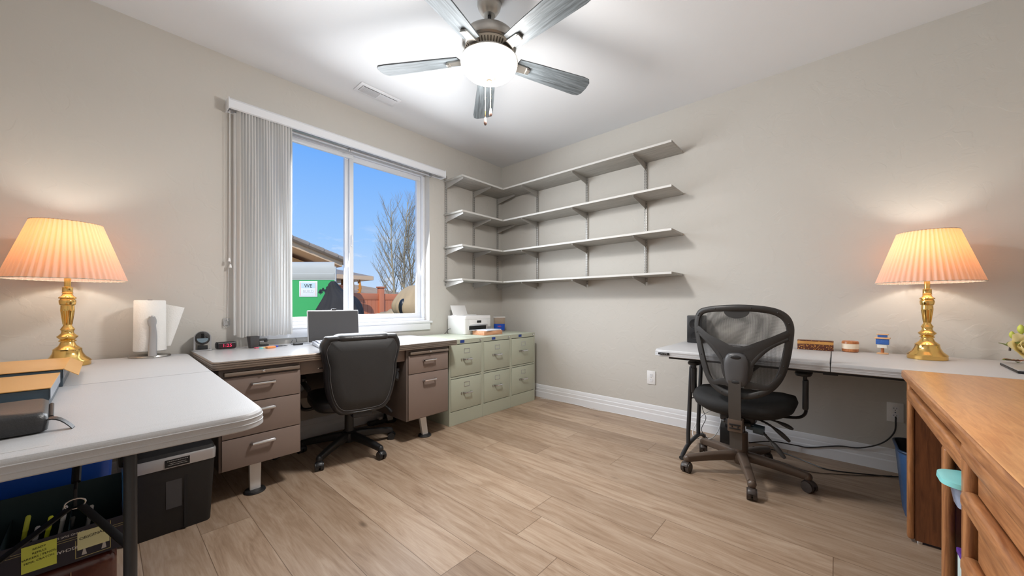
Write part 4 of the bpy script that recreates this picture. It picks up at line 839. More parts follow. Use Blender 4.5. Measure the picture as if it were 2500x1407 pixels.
m_ = MB(); m_.tube([(0.12, -0.0865, 0.02), (0.12, -0.0865, 0.28)], 0.0015, 6); m_.build('seam', mat('tan stitch', S(150, 120, 100), 0.7), br_)
m_ = MB(); m_.box(0.185, 0.205, -0.094, -0.08, 0.18, 0.215, 0.004); m_.build('clasp', M_CHROME, br_)
bt_ = thing('storage_tote', 'bright blue plastic tote behind the carton under left table', 'tote', (-3.49, -1.03, 0))
m_ = MB(); m_.loft([[(p[0], p[1], z) for p in rrect(w_, w_*0.5, 0.03, 4)] for z, w_ in ((0, 0.42), (0.56, 0.475))]); m_.build('bin', mat('blue plastic', S(18, 84, 196), 0.4), bt_, ang=50)
m_ = MB(); m_.loft([[(p[0], p[1], z) for p in rrect(w_, w_*0.52, 0.03, 4)] for z, w_ in ((0.561, 0.49), (0.60, 0.495), (0.61, 0.47))]); m_.build('lid', MATS['blue plastic'], bt_, ang=50)

# ------------------------------------------------------------------ things on the metal desk
ZD = 0.7515
sp_ = thing('pencil_sharpener', 'round grey and silver electric pencil sharpener at the desk corner', 'pencil sharpener', (-2.858, -0.075, ZD), R(-8))
MB().box(-0.045, 0.045, -0.035, 0.035, 0, 0.006, 0.002).build('base', M_SILVER, sp_)
m_ = MB(); oa = [(-0.043, 0.006)]+[(0.043*math.cos(R(180-a)), 0.078+0.043*math.sin(R(a))) for a in range(0, 181, 12)]+[(0.043, 0.006)]; ia = [(0.034, 0.006)]+[(0.034*math.cos(R(a)), 0.078+0.034*math.sin(R(a))) for a in range(0, 181, 12)]+[(-0.034, 0.006)]
m_.loft([[(p[0], y, p[1]) for p in oa+ia] for y in (-0.012, 0.03)]); m_.build('shell', M_SILVER, sp_)
m_ = MB(); m_.loft([[(p[0], y, p[1]+0.078) for p in rrect(0.072-i_, 0.082-i_, 0.034, 6)] for y, i_ in ((-0.028, 0.02), (-0.022, 0.0), (0.02, 0.0))]); m_.build('drum', M_PLAS2, sp_)
m_ = MB(); m_.prism([(0.028*math.cos(R(a)), 0.078+0.028*math.sin(R(a))) for a in range(180, 361, 15)], 'y', -0.030, -0.026); m_.build('view_window', mat('grey blue window', S(120, 138, 150), 0.2), sp_)
MB().box(-0.025, 0.025, -0.02, 0.02, 0.008, 0.03, 0.002).build('foot', M_PLAS, sp_)
ac = thing('alarm_clock', 'small black alarm clock with red digits', 'alarm clock', (-2.742, -0.085, ZD), R(6))
m_ = MB(); m_.loft([[(x, p[0], p[1]+0.024) for p in rrect(0.055-i_, 0.044-i_, 0.012, 4)] for x, i_ in ((-0.052, 0.012), (-0.047, 0.0), (0.047, 0.0), (0.052, 0.012))]); m_.build('case', M_PLAS, ac, ang=50)
MB().box(-0.043, 0.043, -0.0285, -0.0272, 0.008, 0.038).build('display', mat('dark red display', S(44, 10, 18), 0.15), ac, smooth=False)
text('digits', '1:25', 0.027, mat('red digits', S(230, 30, 80), 0.4, emit=(1, 0.05, 0.15, 1), es=0.6), ac, (0, -0.0289, 0.023), (R(90), 0, 0), 0.0002, sxy=(1.15, 1))
ph = thing('pencil_cup', 'dark grey square pencil cup behind the sticky notes', 'pencil cup', (-2.608, -0.16, ZD), R(10))
m_ = MB(); m_.loft([[(p[0], p[1], z) for p in rrect(w_, w_*0.9, 0.006, 3)] for z, w_ in ((0, 0.045), (0.078, 0.060), (0.078, 0.054), (0.006, 0.040))]); m_.build('cup', mat('charcoal plastic', S(66, 66, 68), 0.35), ph)
m_ = MB(); m_.box(-0.018, 0.012, -0.008, 0.006, 0.05, 0.074, 0.001); m_.build('note_pad', M_PAPER, ph)
sk = thing('stapler', 'small black stapler next to the pencil cup', 'stapler', (-2.535, -0.075, ZD), R(5))
m_ = MB(); m_.box(-0.035, 0.035, -0.018, 0.018, 0, 0.012, 0.003); m_.box(-0.035, -0.020, -0.014, 0.014, 0.012, 0.038, 0.003); m_.build('base', M_PLAS, sk)
m_ = MB(); m_.box(-0.032, 0.028, -0.014, 0.014, 0.038, 0.052, 0.004); m_.box(0.012, 0.028, -0.012, 0.012, 0.026, 0.04, 0.002); m_.build('arm', M_PLAS2, sk)
MB().box(-0.02, 0.012, -0.006, 0.006, 0.030, 0.036, 0.001).build('magazine', M_CHROME, sk)
for nm, c_, x, y, w_, d_, h_, rz_ in (('orange', S(236, 150, 92), -2.535, -0.265, 0.05, 0.035, 0.012, 8), ('aqua', S(140, 214, 214), -2.585, -0.255, 0.02, 0.03, 0.006, -20), ('pink', S(226, 110, 130), -2.600, -0.205, 0.022, 0.022, 0.006, 15), ('blue', S(46, 66, 170), -2.488, -0.215, 0.022, 0.014, 0.009, 40), ('yellow', S(240, 214, 130), -2.55, -0.215, 0.05, 0.018, 0.005, 5)):
    s1 = MB(); s1.box(-w_/2, w_/2, -d_/2, d_/2, 0, h_, 0.001); o1 = s1.build('eraser' if nm == 'orange' else 'sticky_pad', mat('desk '+nm, c_, 0.6)); o1.location = (x, y, ZD); o1.rotation_euler = (0, 0, R(rz_))
    tag(o1, 'small %s %s in front of the pencil cup' % (nm, 'eraser block' if nm == 'orange' else 'note pad'), 'eraser' if nm == 'orange' else 'sticky pad')
gs = thing('spectacles', 'thin dark folded spectacles on the metal desk', 'glasses', (-2.445, -0.205, ZD), R(20))
m_ = MB()
for s_ in (-1, 1): m_.tube([(s_*0.018+0.014*math.cos(R(a)), 0.011*math.sin(R(a)), 0.004) for a in range(0, 360, 24)], 0.0016, 6, closed=True)
m_.build('frame', M_BLKMET, gs)
m_ = MB(); m_.tube([(0.032, 0, 0.004), (0.03, 0.02, 0.004), (-0.02, 0.025, 0.004)], 0.0014, 6); m_.build('temple', M_BLKMET, gs)
uh = thing('usb_hub', 'small black usb hub with cable beside the laptop', 'usb hub', (-2.345, -0.19, ZD), R(4))
MB().box(-0.03, 0.03, -0.012, 0.012, 0, 0.013, 0.002).build('body', M_PLAS, uh)
m_ = MB(); m_.tube(catmull([(-0.03, 0.0, 0.007), (-0.035, 0.03, 0.008), (-0.01, 0.06, 0.035), (0.02, 0.09, 0.04), (0.035, 0.11, 0.01)], 6), 0.002, 6); m_.tube(catmull([(0.03, 0.0, 0.007), (0.06, 0.01, 0.004), (0.09, 0.012, 0.004)], 5), 0.002, 6); m_.build('cable', M_PLAS, uh)
lp = thing('computer_monitor', 'dark flat computer monitor with webcam under the window', 'monitor', (-2.105, -0.235, ZD), R(-3))
m_ = MB(); Ms = Matrix.Translation((0, 0.0, 0.010)) @ Matrix.Rotation(R(-5), 4, 'X')
m_.box(-0.186, 0.186, 0.0, 0.010, 0.0, 0.238, 0.003, mtx=Ms); lo1 = m_.build('housing', mat('monitor bezel', S(204, 206, 210), 0.35, 0.2), lp)
m_ = MB(); m_.box(-0.181, 0.181, -0.001, 0.001, 0.006, 0.231, mtx=Ms); m_.build('screen', mat('matt dark screen', S(74, 74, 76), 0.35, var=0.02), lo1, smooth=False)
m_ = MB(); m_.box(-0.018, 0.018, -0.006, 0.014, 0.238, 0.250, 0.004, mtx=Ms); m_.build('webcam', M_PLAS, lo1)
m_ = MB(); m_.box(-0.09, 0.09, 0.0, 0.13, 0.0, 0.008, 0.003); m_.box(-0.03, 0.03, 0.06, 0.075, 0.008, 0.12, 0.003); m_.box(-0.03, 0.03, 0.010, 0.075, 0.10, 0.12, 0.003); m_.build('stand', M_SILVER, lp)
kb0 = thing('keyboard', 'pale silver keyboard in front of the dark monitor', 'keyboard', (-2.105, -0.435, ZD), R(-11))
m_ = MB(); m_.loft([[(x, -0.15, 0.002), (x, 0.15, 0.002), (x, 0.15, 0.026), (x, -0.06, 0.018), (x, -0.12, 0.014), (x, -0.15, 0.006)] for x in (-0.20, 0.20)]); m_.build('base', mat('pale silver plastic', S(206, 212, 224), 0.3, 0.05), kb0)
m_ = MB(); m_.loft([[(x, -0.045, 0.0185), (x, 0.14, 0.0262), (x, 0.14, 0.0255), (x, -0.045, 0.018)] for x in (-0.185, 0.185)]); m_.build('key_bed', mat('key bed grey', S(84, 90, 110), 0.5), kb0, smooth=False)
kb = MB()
for r_ in range(6):
    for c_ in range(14):
        x = -0.182+c_*0.0262+(0.004 if r_ % 2 else 0); y = 0.135-r_*0.030; zk = 0.0262-r_*0.00125
        kb.box(x, x+0.0215, y-0.024, y, zk-0.001, zk+0.0045, 0.0015, 1)
kb.build('keys', mat('white keys', S(226, 230, 242), 0.4), kb0)

# ------------------------------------------------------------------ printer and things on the cabinets
pr_ = thing('printer', 'white inkjet printer with raised rear tray on filing cabinets', 'printer', (-0.69, -0.175, 0.7375), 0)
m_ = MB(); m_.loft([[(p[0], p[1], z) for p in rrect(0.374-i_, 0.285-i_, 0.022, 5)] for z, i_ in ((0.0, 0.012), (0.006, 0.002), (0.15, 0.0), (0.152, 0.006), (0.154, 0.0), (0.183, 0.0), (0.188, 0.006))]); bo_ = m_.build('body', M_WHITE, pr_, ang=40)
MB().box(-0.13, 0.11, -0.1435, -0.12, 0.045, 0.085, 0.002).build('output_slot', M_DARK, pr_)
m_ = MB(); m_.box(-0.135, 0.12, -0.1505, -0.1435, 0.088, 0.148, 0.004, mtx=None); m_.box(-0.135, 0.12, -0.17, -0.146, 0.100, 0.108, 0.003); fpn = m_.build('control_panel', M_WHITE, pr_)
MB().box(-0.03, 0.03, -0.1525, -0.1500, 0.116, 0.140).build('screen', M_DARK, fpn, smooth=False)
m_ = MB(); m_.box(0.128, 0.18, -0.1445, -0.1425, 0.045, 0.07); m_.build('ink_window', mat('ink grey', S(150, 150, 152), 0.4), pr_, smooth=False)
m_ = MB(); m_.box(-0.165, 0.035, 0.0, 0.004, 0.0, 0.115, 0.0015, mtx=Matrix.Translation((0, 0.065, 0.190)) @ Matrix.Rotation(R(-24), 4, 'X')); m_.build('paper_support', M_WHITE, pr_)
m_ = MB(); m_.box(-0.16, 0.12, 0.02, 0.10, 0.1885, 0.196, 0.002); m_.build('feed_cover', M_WHITE, pr_)
m_ = MB(); m_.box(-0.135, 0.075, -0.215, -0.14, 0.044, 0.047, 0.001); m_.build('output_tray', mat('pale tray', S(206, 210, 218), 0.35), pr_)
m_ = MB(); m_.tube(catmull([(-0.187, 0.08, 0.05), (-0.21, 0.09, 0.045), (-0.235, 0.10, 0.01), (-0.235, 0.12, 0.003)], 5), 0.0025, 6); m_.build('power_cable', M_PLAS, pr_)
wb_ = thing('wooden_box', 'flat light wood box in front of the printer', 'box', (-0.665, -0.425, 0.7375))
MB().box(-0.13, 0.13, -0.085, 0.085, 0, 0.040, 0.001).build('box', wood('pale maple', S(196, 132, 96), S(226, 176, 140), (2, 14, 14), 4, 0.5), wb_)
pa = thing('paper_stack', 'pale blue papers lying on the flat wood box', 'paper', (-0.655, -0.44, 0.778), R(6))
MB().box(-0.12, 0.11, -0.07, 0.07, 0, 0.010, 0.001).build('sheets', mat('pale blue paper', S(214, 220, 232), 0.6), pa)
tu = thing('snack_tub', 'clear plastic tub with blue label beside the printer', 'tub', (-0.255, -0.20, 0.7375), R(45))
m_ = MB(); m_.loft([[(p[0], p[1], z) for p in rrect(w_, w_, 0.02, 4)] for z, w_ in ((0.0, 0.115), (0.004, 0.12), (0.155, 0.13))]); m_.build('tub', clear_mat('hazy clear plastic', S(190, 170, 150), 0.55), tu, ang=50)
m_ = MB(); m_.loft([[(p[0], p[1], z) for p in rrect(w_, w_, 0.02, 4)] for z, w_ in ((0.156, 0.136), (0.162, 0.138), (0.164, 0.13))]); m_.build('lid', M_WHITE, tu, ang=50)
m_ = MB(); m_.loft([[(p[0], p[1], z) for p in rrect(w_, w_, 0.021, 4)] for z, w_ in ((0.012, 0.1215), (0.085, 0.1265))], caps=False); m_.build('label_band', mat('royal blue label', S(16, 74, 178), 0.4), tu, ang=50)
m_ = MB(); m_.loft([[(p[0], p[1], z) for p in rrect(w_, w_, 0.02, 4)] for z, w_ in ((0.006, 0.10), (0.12, 0.11))]); m_.build('contents', mat('brown snack', S(150, 116, 92), 0.8, var=0.35, vs=60), tu, ang=50)
text('lettering', 'RED', 0.022, mat('label red', S(230, 90, 110), 0.5), tu, (-0.0655, 0.0, 0.055), (R(90), 0, R(-90)), 0.0003)

# ------------------------------------------------------------------ things on the right table
ZT = 0.7405
spk = thing('desk_speaker', 'tall black desktop speaker at the far end of the right table', 'speaker', (-0.12, -2.255, ZT), R(0))
MB().box(-0.07, 0.07, -0.055, 0.055, 0, 0.215, 0.006).build('cabinet', M_PLAS, spk)
m_ = MB()
for z, r_ in ((0.06, 0.03), (0.15, 0.038)): m_.lathe([(r_, 0), (r_*0.9, 0.003), (r_*0.4, -0.004), (0.004, -0.002)], 24); 
m_.bm.free(); 
for z, r_ in ((0.055, 0.028), (0.15, 0.036)):
    m_ = MB(); m_.lathe([(r_, 0), (r_*0.92, 0.004), (r_*0.5, 0.001), (r_*0.1, 0.003)], 24); m_.xf(Matrix.Translation((-0.0705, 0, z)) @ Matrix.Rotation(R(-90), 4, 'Y')); m_.build('driver', M_BLKMET, spk)
gd_ = thing('wall_adapter', 'small black plug adapter on the right table behind the mesh chair', 'adapter', (-0.13, -2.70, ZT), R(20))
MB().box(-0.02, 0.02, -0.03, 0.03, 0, 0.03, 0.004).build('case', M_PLAS, gd_); m_ = MB(); m_.tube(catmull([(-0.02, 0, 0.012), (-0.07, 0.03, 0.003), (-0.09, 0.12, 0.003), (-0.04, 0.20, 0.003), (-0.08, 0.26, 0.003), (-0.14, 0.17, 0.003)], 6), 0.0022, 6); m_.build('cord', M_PLAS, gd_)
ib = thing('inlaid_box', 'long wooden box with brown mosaic inlay on right table', 'box', (-0.11, -2.983, ZT))
m_ = MB(); m_.box(-0.035, 0.035, -0.092, 0.092, 0, 0.038, 0.001)
inm, n_, l_, b__ = nt('brown mosaic inlay'); vec = tcoord(n_, l_, (1, 1, 1)); vo_ = n_.new('ShaderNodeTexVoronoi'); vo_.inputs['Scale'].default_value = 110; l_.new(vec, vo_.inputs[0]); cr_ = n_.new('ShaderNodeValToRGB'); cr_.color_ramp.elements[0].position = 0.25; cr_.color_ramp.elements[0].color = S(196, 140, 70); cr_.color_ramp.elements[1].position = 0.4; cr_.color_ramp.elements[1].color = S(88, 44, 28); l_.new(vo_.outputs['Distance'], cr_.inputs[0]); l_.new(cr_.outputs[0], b__.inputs['Base Color']); b__.inputs['Roughness'].default_value = 0.35
m_.build('box', inm, ib)
MB().box(-0.035, 0.035, -0.092, 0.092, 0.0385, 0.057, 0.001).build('lid', wood('honey wood', S(178, 122, 60), S(204, 152, 84), (10, 2, 10), 6, 0.35), ib)
MB().box(-0.0352, 0.0352, -0.0925, 0.0925, 0.0572, 0.063, 0.001).build('lid_inlay', inm, ib)
po1 = thing('trinket_pot', 'round wooden trinket pot with white shell band', 'pot', (-0.10, -3.155, ZT))
tw = wood('copper brown wood', S(150, 84, 46), S(196, 128, 76), (8, 8, 2), 8, 0.3, 0.3)
MB().lathe([(0.036, 0), (0.040, 0.004), (0.041, 0.020)], 32).build('base', tw, po1)
MB().lathe([(0.0415, 0.0205), (0.042, 0.03), (0.042, 0.052)], 32).build('shell_band', mat('mother of pearl', S(236, 222, 200), 0.3, var=0.12, vs=40), po1)
MB().lathe([(0.042, 0.0525), (0.041, 0.066), (0.036, 0.070), (0.02, 0.071)], 32).build('lid', tw, po1)
og = thing('souvenir_stand', 'tiny blue and tan souvenir shop model on a wooden stem', 'ornament', (-0.10, -3.30, ZT), R(-10))
MB().lathe([(0.026, 0), (0.027, 0.004), (0.02, 0.007)], 24).build('base', mat('pale tan wood', S(222, 176, 130), 0.4), og)
MB().cyl((0, 0, 0.006), (0, 0, 0.036), 0.0075).build('stem', tw, og)
MB().box(-0.012, 0.012, -0.020, 0.022, 0.036, 0.058, 0.001).build('figures', mat('white cream figures', S(238, 232, 220), 0.5, var=0.1, vs=150), og)
m_ = MB(); m_.box(-0.016, 0.016, -0.028, 0.028, 0.058, 0.092, 0.001); m_.build('kiosk', mat('blue picture card', S(58, 102, 178), 0.4, var=0.4, vs=120), og)
m_ = MB(); m_.box(-0.022, 0.020, -0.033, 0.033, 0.092, 0.101, 0.001); m_.box(-0.012, 0.012, -0.026, 0.026, 0.116, 0.122, 0.001); m_.build('roof', MATS['pale tan wood'], og)
MB().box(-0.008, 0.008, -0.021, 0.021, 0.101, 0.116, 0.001).build('sign_board', MATS['blue picture card'], og)
l2_ = thing('closed_laptop', 'closed silver laptop lying under the cream flowers', 'laptop', (-0.46, -3.80, ZT), R(-3))
MB().box(-0.16, 0.16, -0.11, 0.11, 0.0, 0.010, 0.003).build('base', M_BLKMET, l2_); MB().box(-0.16, 0.16, -0.11, 0.11, 0.0105, 0.017, 0.003).build('lid', M_SILVER, l2_)
fw = thing('flower_arrangement', 'cream and yellow artificial roses lying on the right table', 'flowers', (-0.235, -3.80, ZT), 0)
def petal(mb, c, yaw, pitch, L_, W_, cup):
    rows = []
    for i in range(7):
        t = i/6; rad = L_*t; wv = W_*math.sin(math.pi*min(1, 0.12+0.80*t))**0.8; row = []
        for j in range(7):
            s__ = -1+j/3; row.append((rad, wv*s__, cup*t*t*L_*0.9+0.35*wv*s__*s__-0.10*L_*max(0, t-0.75)*4))
        rows.append(row)
    M_ = Matrix.Translation(c) @ Matrix.Rotation(yaw, 4, 'Z') @ Matrix.Rotation(-pitch, 4, 'Y')
    mb.loft([[tuple(M_ @ Vector(p)) for p in r_] for r_ in rows], closed=False)
cream = trans_mat('cream petal', S(252, 244, 208), S(252, 240, 180), 0.35); yel = trans_mat('yellow petal', S(250, 234, 160), S(252, 232, 140), 0.35)
lf_m = mat('leaf green', S(120, 136, 66), 0.5, var=0.2, vs=40); bud_m = mat('bud green', S(186, 196, 84), 0.45, var=0.15, vs=60)
def rose(c, r_, tilt, m, nm='rose'):
    b_ = MB(); k = 0
    for ring, (n__, pt, ln_, wd) in enumerate(((6, 0.35, 1.0, 0.42), (5, 0.75, 0.8, 0.40), (5, 1.1, 0.62, 0.34), (3, 1.35, 0.45, 0.25))):
        for i in range(n__): petal(b_, (0, 0, 0), 2*math.pi*i/n__+ring*0.6, pt, r_*ln_, r_*wd, 0.35)
    b_.xf(Matrix.Translation(c) @ Matrix.Rotation(tilt[0], 4, 'X') @ Matrix.Rotation(tilt[1], 4, 'Y')); return b_.build(nm, m, fw, ang=70)
rose((-0.01, 0.02, 0.068), 0.092, (0.5, -0.9), cream); rose((0.02, -0.03, 0.115), 0.06, (0.2, -0.8), cream); rose((-0.03, -0.07, 0.06), 0.065, (0.9, -0.6), yel)
def bud(c, s_, d):
    b_ = MB(); b_.lathe([(0.002, 0), (0.007*s_, 0.006*s_), (0.0105*s_, 0.016*s_), (0.009*s_, 0.028*s_), (0.003*s_, 0.038*s_)], 12); b_.xf(Matrix.Translation(c) @ Vector(d).to_track_quat('Z', 'Y').to_matrix().to_4x4()); b_.build('bud', bud_m, fw)
bud((0.0, 0.022, 0.155), 1.25, (0.05, 0.05, 1)); bud((-0.005, 0.050, 0.130), 1.0, (-0.1, 0.1, 1))
m_ = MB(); m_.tube(catmull([(-0.01, 0.06, 0.07), (-0.005, 0.055, 0.10), (0.0, 0.035, 0.122), (0, 0.01, 0.13), (0.02, -0.03, 0.12)], 5), 0.004, 8); m_.tube([(0, 0.022, 0.13), (0, 0.022, 0.157)], 0.003, 6); m_.tube([(-0.005, 0.045, 0.115), (-0.005, 0.05, 0.132)], 0.0025, 6); m_.build('stem', mat('dark stem', S(74, 62, 56), 0.6), fw)
for c_, yw, pt in (((-0.005, 0.055, 0.085), 1.6, 0.5), ((0, 0.03, 0.12), 2.9, -0.3), ((0, 0.03, 0.118), 1.9, -0.4), ((-0.02, 0.05, 0.02), 2.2, 0.1), ((-0.03, 0.03, 0.015), 2.8, 0.0)):
    b_ = MB(); petal(b_, c_, yw, pt, 0.045, 0.016, 0.1); b_.build('leaf', lf_m, fw, ang=70)
m_ = MB()
for i in range(9): petal(m_, (-0.02, 0.045, 0.02), 1.2+i*0.35, 0.1*(i % 3), 0.042, 0.010, 0.2)
m_.build('dried_petals', mat('dusty pink', S(214, 176, 156), 0.7, var=0.15, vs=50), fw, ang=70)

# ------------------------------------------------------------------ outlets, cables, floor things
def outlet(y, z, label, plugs=False):
    o_ = thing('wall_outlet', label, 'outlet', (-0.0005, y, z), 0, 'white wall outlets')
    MB().box(-0.006, 0, -0.037, 0.037, -0.060, 0.060, 0.002).build('cover_plate', M_WHITE, o_)
    for s_ in (-1, 1):
        m_ = MB(); m_.loft([[(x, p[0], p[1]+s_*0.022) for p in rrect(0.030, 0.030, 0.012, 4)] for x in (-0.0075, -0.0062)]); so__ = m_.build('socket', M_TRIM, o_)
        m_ = MB()
        for q in (-0.006, 0.006): m_.box(-0.0078, -0.0074, q-0.001, q+0.001, s_*0.022-0.001, s_*0.022+0.008)
        m_.box(-0.0078, -0.0074, -0.002, 0.002, s_*0.022-0.010, s_*0.022-0.006); m_.build('slots', M_DARK, so__, smooth=False)
    MB().cyl((-0.0068, 0, 0), (-0.006, 0, 0), 0.003).build('screw', M_CHROME, o_)
outlet(-1.847, 0.385, 'white wall outlet between the filing cabinets and the mesh chair'); outlet(-3.362, 0.372, 'white wall outlet half hidden behind the oak desk')
def cable(name, label, pts, r_, m):
    o_ = MB().tube(catmull(pts, 8), r_, 8).build(name, m); return tag(o_, label, 'cable')
c1 = cable('power_cable', 'thick black cable from power box up to the wall outlet', [(-0.20, -2.62, 0.05), (-0.12, -2.75, 0.07), (-0.035, -2.88, 0.05), (-0.024, -2.95, 0.052), (-0.024, -3.10, 0.10), (-0.026, -3.20, 0.115), (-0.028, -3.30, 0.17), (-0.028, -3.355, 0.25), (-0.03, -3.362, 0.33), (-0.02, -3.362, 0.348)], 0.0040, M_PLAS)
cable('power_cable', 'black cable lying on the floor toward the waste bin', [(-0.17, -2.64, 0.02), (-0.10, -2.78, 0.005), (-0.20, -2.95, 0.005), (-0.25, -3.05, 0.005), (-0.19, -3.2, 0.005), (-0.12, -3.33, 0.005), (-0.07, -3.40, 0.005)], 0.0035, M_PLAS)
cable('power_cable', 'thin brown cable curling on the floor behind the mesh chair', [(-0.26, -2.66, 0.004), (-0.30, -2.80, 0.004), (-0.36, -2.95, 0.004), (-0.30, -3.08, 0.004), (-0.18, -3.25, 0.004), (-0.10, -3.34, 0.004)], 0.0025, M_TAUPE)
cable('white_cable', 'white cable running along the right wall baseboard', [(-0.06, -0.64, 0.004), (-0.03, -0.85, 0.004), (-0.026, -1.1, 0.004), (-0.05, -1.3, 0.004), (-0.028, -1.5, 0.004), (-0.03, -1.9, 0.004), (-0.04, -2.2, 0.004), (-0.14, -2.34, 0.004)], 0.0028, M_WHITE)
cable('white_cable', 'white cable hanging in a loop under the right table', [(-0.28, -2.48, 0.66), (-0.26, -2.47, 0.45), (-0.24, -2.46, 0.25), (-0.26, -2.44, 0.12), (-0.32, -2.40, 0.06), (-0.34, -2.30, 0.05), (-0.30, -2.28, 0.10), (-0.24, -2.33, 0.20), (-0.20, -2.40, 0.24), (-0.20, -2.44, 0.20)], 0.0030, M_WHITE)
cable('black_cable', 'thin black cable dangling under the right table', [(-0.20, -2.30, 0.66), (-0.22, -2.31, 0.40), (-0.26, -2.33, 0.26), (-0.24, -2.35, 0.18), (-0.28, -2.33, 0.10), (-0.24, -2.36, 0.03), (-0.22, -2.39, 0.02)], 0.0022, M_PLAS)
ub = thing('battery_backup', 'black power backup box under the right table', 'power supply', (-0.20, -2.50, 0), R(10))
MB().box(-0.09, 0.09, -0.06, 0.06, 0, 0.155, 0.006).build('case', M_PLAS, ub); MB().box(-0.06, 0.02, -0.03, 0.03, 0.156, 0.185, 0.004).build('adapter', M_PLAS2, ub)
ps = thing('power_strip', 'black power strip at the baseboard behind the black chair', 'power strip', (-1.62, -0.10, 0), 0)
MB().box(-0.15, 0.15, -0.025, 0.025, 0, 0.035, 0.004).build('housing', M_PLAS, ps); MB().box(-0.06, -0.03, -0.02, 0.02, 0.0355, 0.06, 0.003).build('plug', M_WHITE, ps); MB().box(0.0, 0.04, -0.02, 0.02, 0.0355, 0.07, 0.003).build('plug', M_PLAS2, ps)
cable('black_cable', 'black cable along the floor under the metal desk', [(-1.78, -0.12, 0.006), (-1.95, -0.08, 0.006), (-2.15, -0.14, 0.006), (-2.35, -0.12, 0.02), (-2.48, -0.18, 0.04), (-2.52, -0.28, 0.006), (-2.42, -0.26, 0.03), (-2.46, -0.16, 0.006)], 0.004, M_PLAS)
wbn = thing('waste_bin', 'blue plastic waste bin behind the oak desk end', 'waste bin', (-0.60, -3.425, 0), 0)
m_ = MB(); m_.loft([[(p[0], p[1], z) for p in rrect(w_, w_*0.8, 0.05, 6)] for z, w_ in ((0.0, 0.20), (0.006, 0.21), (0.33, 0.275), (0.33, 0.268), (0.01, 0.20))]); m_.build('bin', mat('steel blue plastic', S(62, 98, 148), 0.4), wbn, ang=50)
m_ = MB(); m_.tube([(p[0], p[1], 0.332) for p in rrect(0.278, 0.224, 0.05, 6)], 0.006, 8, closed=True); m_.build('rim', mat('dark blue rim', S(40, 60, 88), 0.4), wbn)
m_ = MB(); m_.loft([[(p[0], p[1], z) for p in rrect(w_, w_*0.8, 0.05, 6)] for z, w_ in ((0.012, 0.198), (0.325, 0.262), (0.336, 0.266))], caps=False); m_.build('liner', mat('black bin liner', S(34, 36, 40), 0.4, bump=0.3, bs=40), wbn, ang=50)
wg = thing('plastic_bag', 'white plastic bag hanging in the kneehole of the metal desk', 'bag', (-2.36, -0.16, 0.40), 0)
m_ = MB(); m_.ball((0, 0, 0.06), 0.085, 0.05, 0.065, 20, 12); m_.build('bag', mat('crinkled white film', S(206, 206, 208), 0.35, bump=0.5, bs=25), wg)
m_ = MB(); m_.tube([(0, 0, 0.12), (0.0, 0.01, 0.22)], [0.014, 0.006], 8); m_.build('handles', MATS['crinkled white film'], wg)

# ------------------------------------------------------------------ outside
def out_mat(name, c, r_=0.7, **k): return mat(name, c, r_, **k)
gd = MB(); gd.box(-40, 60, 0.16, 120, -0.4, -0.16); o_ = gd.build('yard_ground', out_mat('pale gravel', S(206, 194, 176), 0.9, var=0.15, vs=3), smooth=False); o_['kind'] = 'structure'
hl = MB(); rows = []
for j in range(8):
    rows.append([(-60+i*6, 60+j*8, -0.5+(4.6+1.2*math.sin(i*0.5)+0.7*math.sin(i*1.3))*math.sin(min(1, j/3)*math.pi/2)) for i in range(36)])
hl.loft(rows, closed=False); o_ = hl.build('far_hills', out_mat('dry hills', S(168, 140, 112), 0.95, var=0.25, vs=0.4), ang=80); o_['kind'] = 'structure'
tr_ = thing('cargo_trailer', 'green trailer with grey rounded top outside the window', 'trailer', (-3.278+0.747*7-0.665*3.4, -3.086+0.665*7+0.747*3.4, -0.16), R(-48.3))
GRN = out_mat('trailer green', S(66, 172, 96), 0.4, var=0.03); GRY = out_mat('trailer grey', S(184, 184, 176), 0.5, var=0.04)
FT = [(-2.0, 0.0), (-0.015, 0.0), (-1.28, 2.4), (-2.0, 2.4)]
m_ = MB(); m_.prism(FT, 'z', 0.35, 1.68); m_.build('body', GRN, tr_, smooth=False)
m_ = MB(); pr2 = [(0.0, 1.682), (-0.012, 1.70), (-0.012, 1.79), (0.0, 1.80), (0.0, 1.90), (0.025, 1.97), (0.07, 2.02), (0.14, 2.035), (2.4, 2.035), (2.4, 1.682)]
m_.loft([[((-2.0 if e_ else -0.015-max(0, p[0])*0.527), p[0], p[1]) for p in pr2] for e_ in (1, 0)]); m_.build('roof', GRY, tr_)
m_ = MB(); m_.box(-0.015, 0.01, -0.004, 0.03, 0.35, 1.93, 0.004); m_.box(-2.0, -0.01, -0.006, 0.0, 1.672, 1.686); m_.build('corner_trim', GRY, tr_)
m_ = MB()
for x in (-1.5, -0.5): m_.cyl((x, 0.02, 0.33), (x, 0.25, 0.33), 0.33, n=28)
m_.build('wheels', out_mat('tyre black', S(30, 30, 30), 0.8), tr_)
m_ = MB(); m_.box(-2, -1.3, 0.1, 2.3, 0.25, 0.35); m_.box(-1.3, -0.2, 0.1, 0.4, 0.25, 0.35); m_.build('chassis', M_BLKMET, tr_, smooth=False)
sg = MB(); sg.box(-0.690, -0.340, -0.010, 0.0, 1.345, 1.650, 0.002); so2 = sg.build('sign', out_mat('sign white', S(232, 234, 232), 0.5), tr_)
sg = MB(); sg.box(-0.668, -0.658, -0.0115, -0.0103, 1.37, 1.625); sg.box(-0.372, -0.362, -0.0115, -0.0103, 1.37, 1.625); sg.build('red_border', out_mat('faded red', S(232, 168, 160), 0.6), so2, smooth=False)
sg = MB(); sg.box(-0.65, -0.38, -0.0115, -0.0103, 1.515, 1.62); sg.build('blue_panel', out_mat('faded blue', S(196, 216, 220), 0.6), so2, smooth=False)
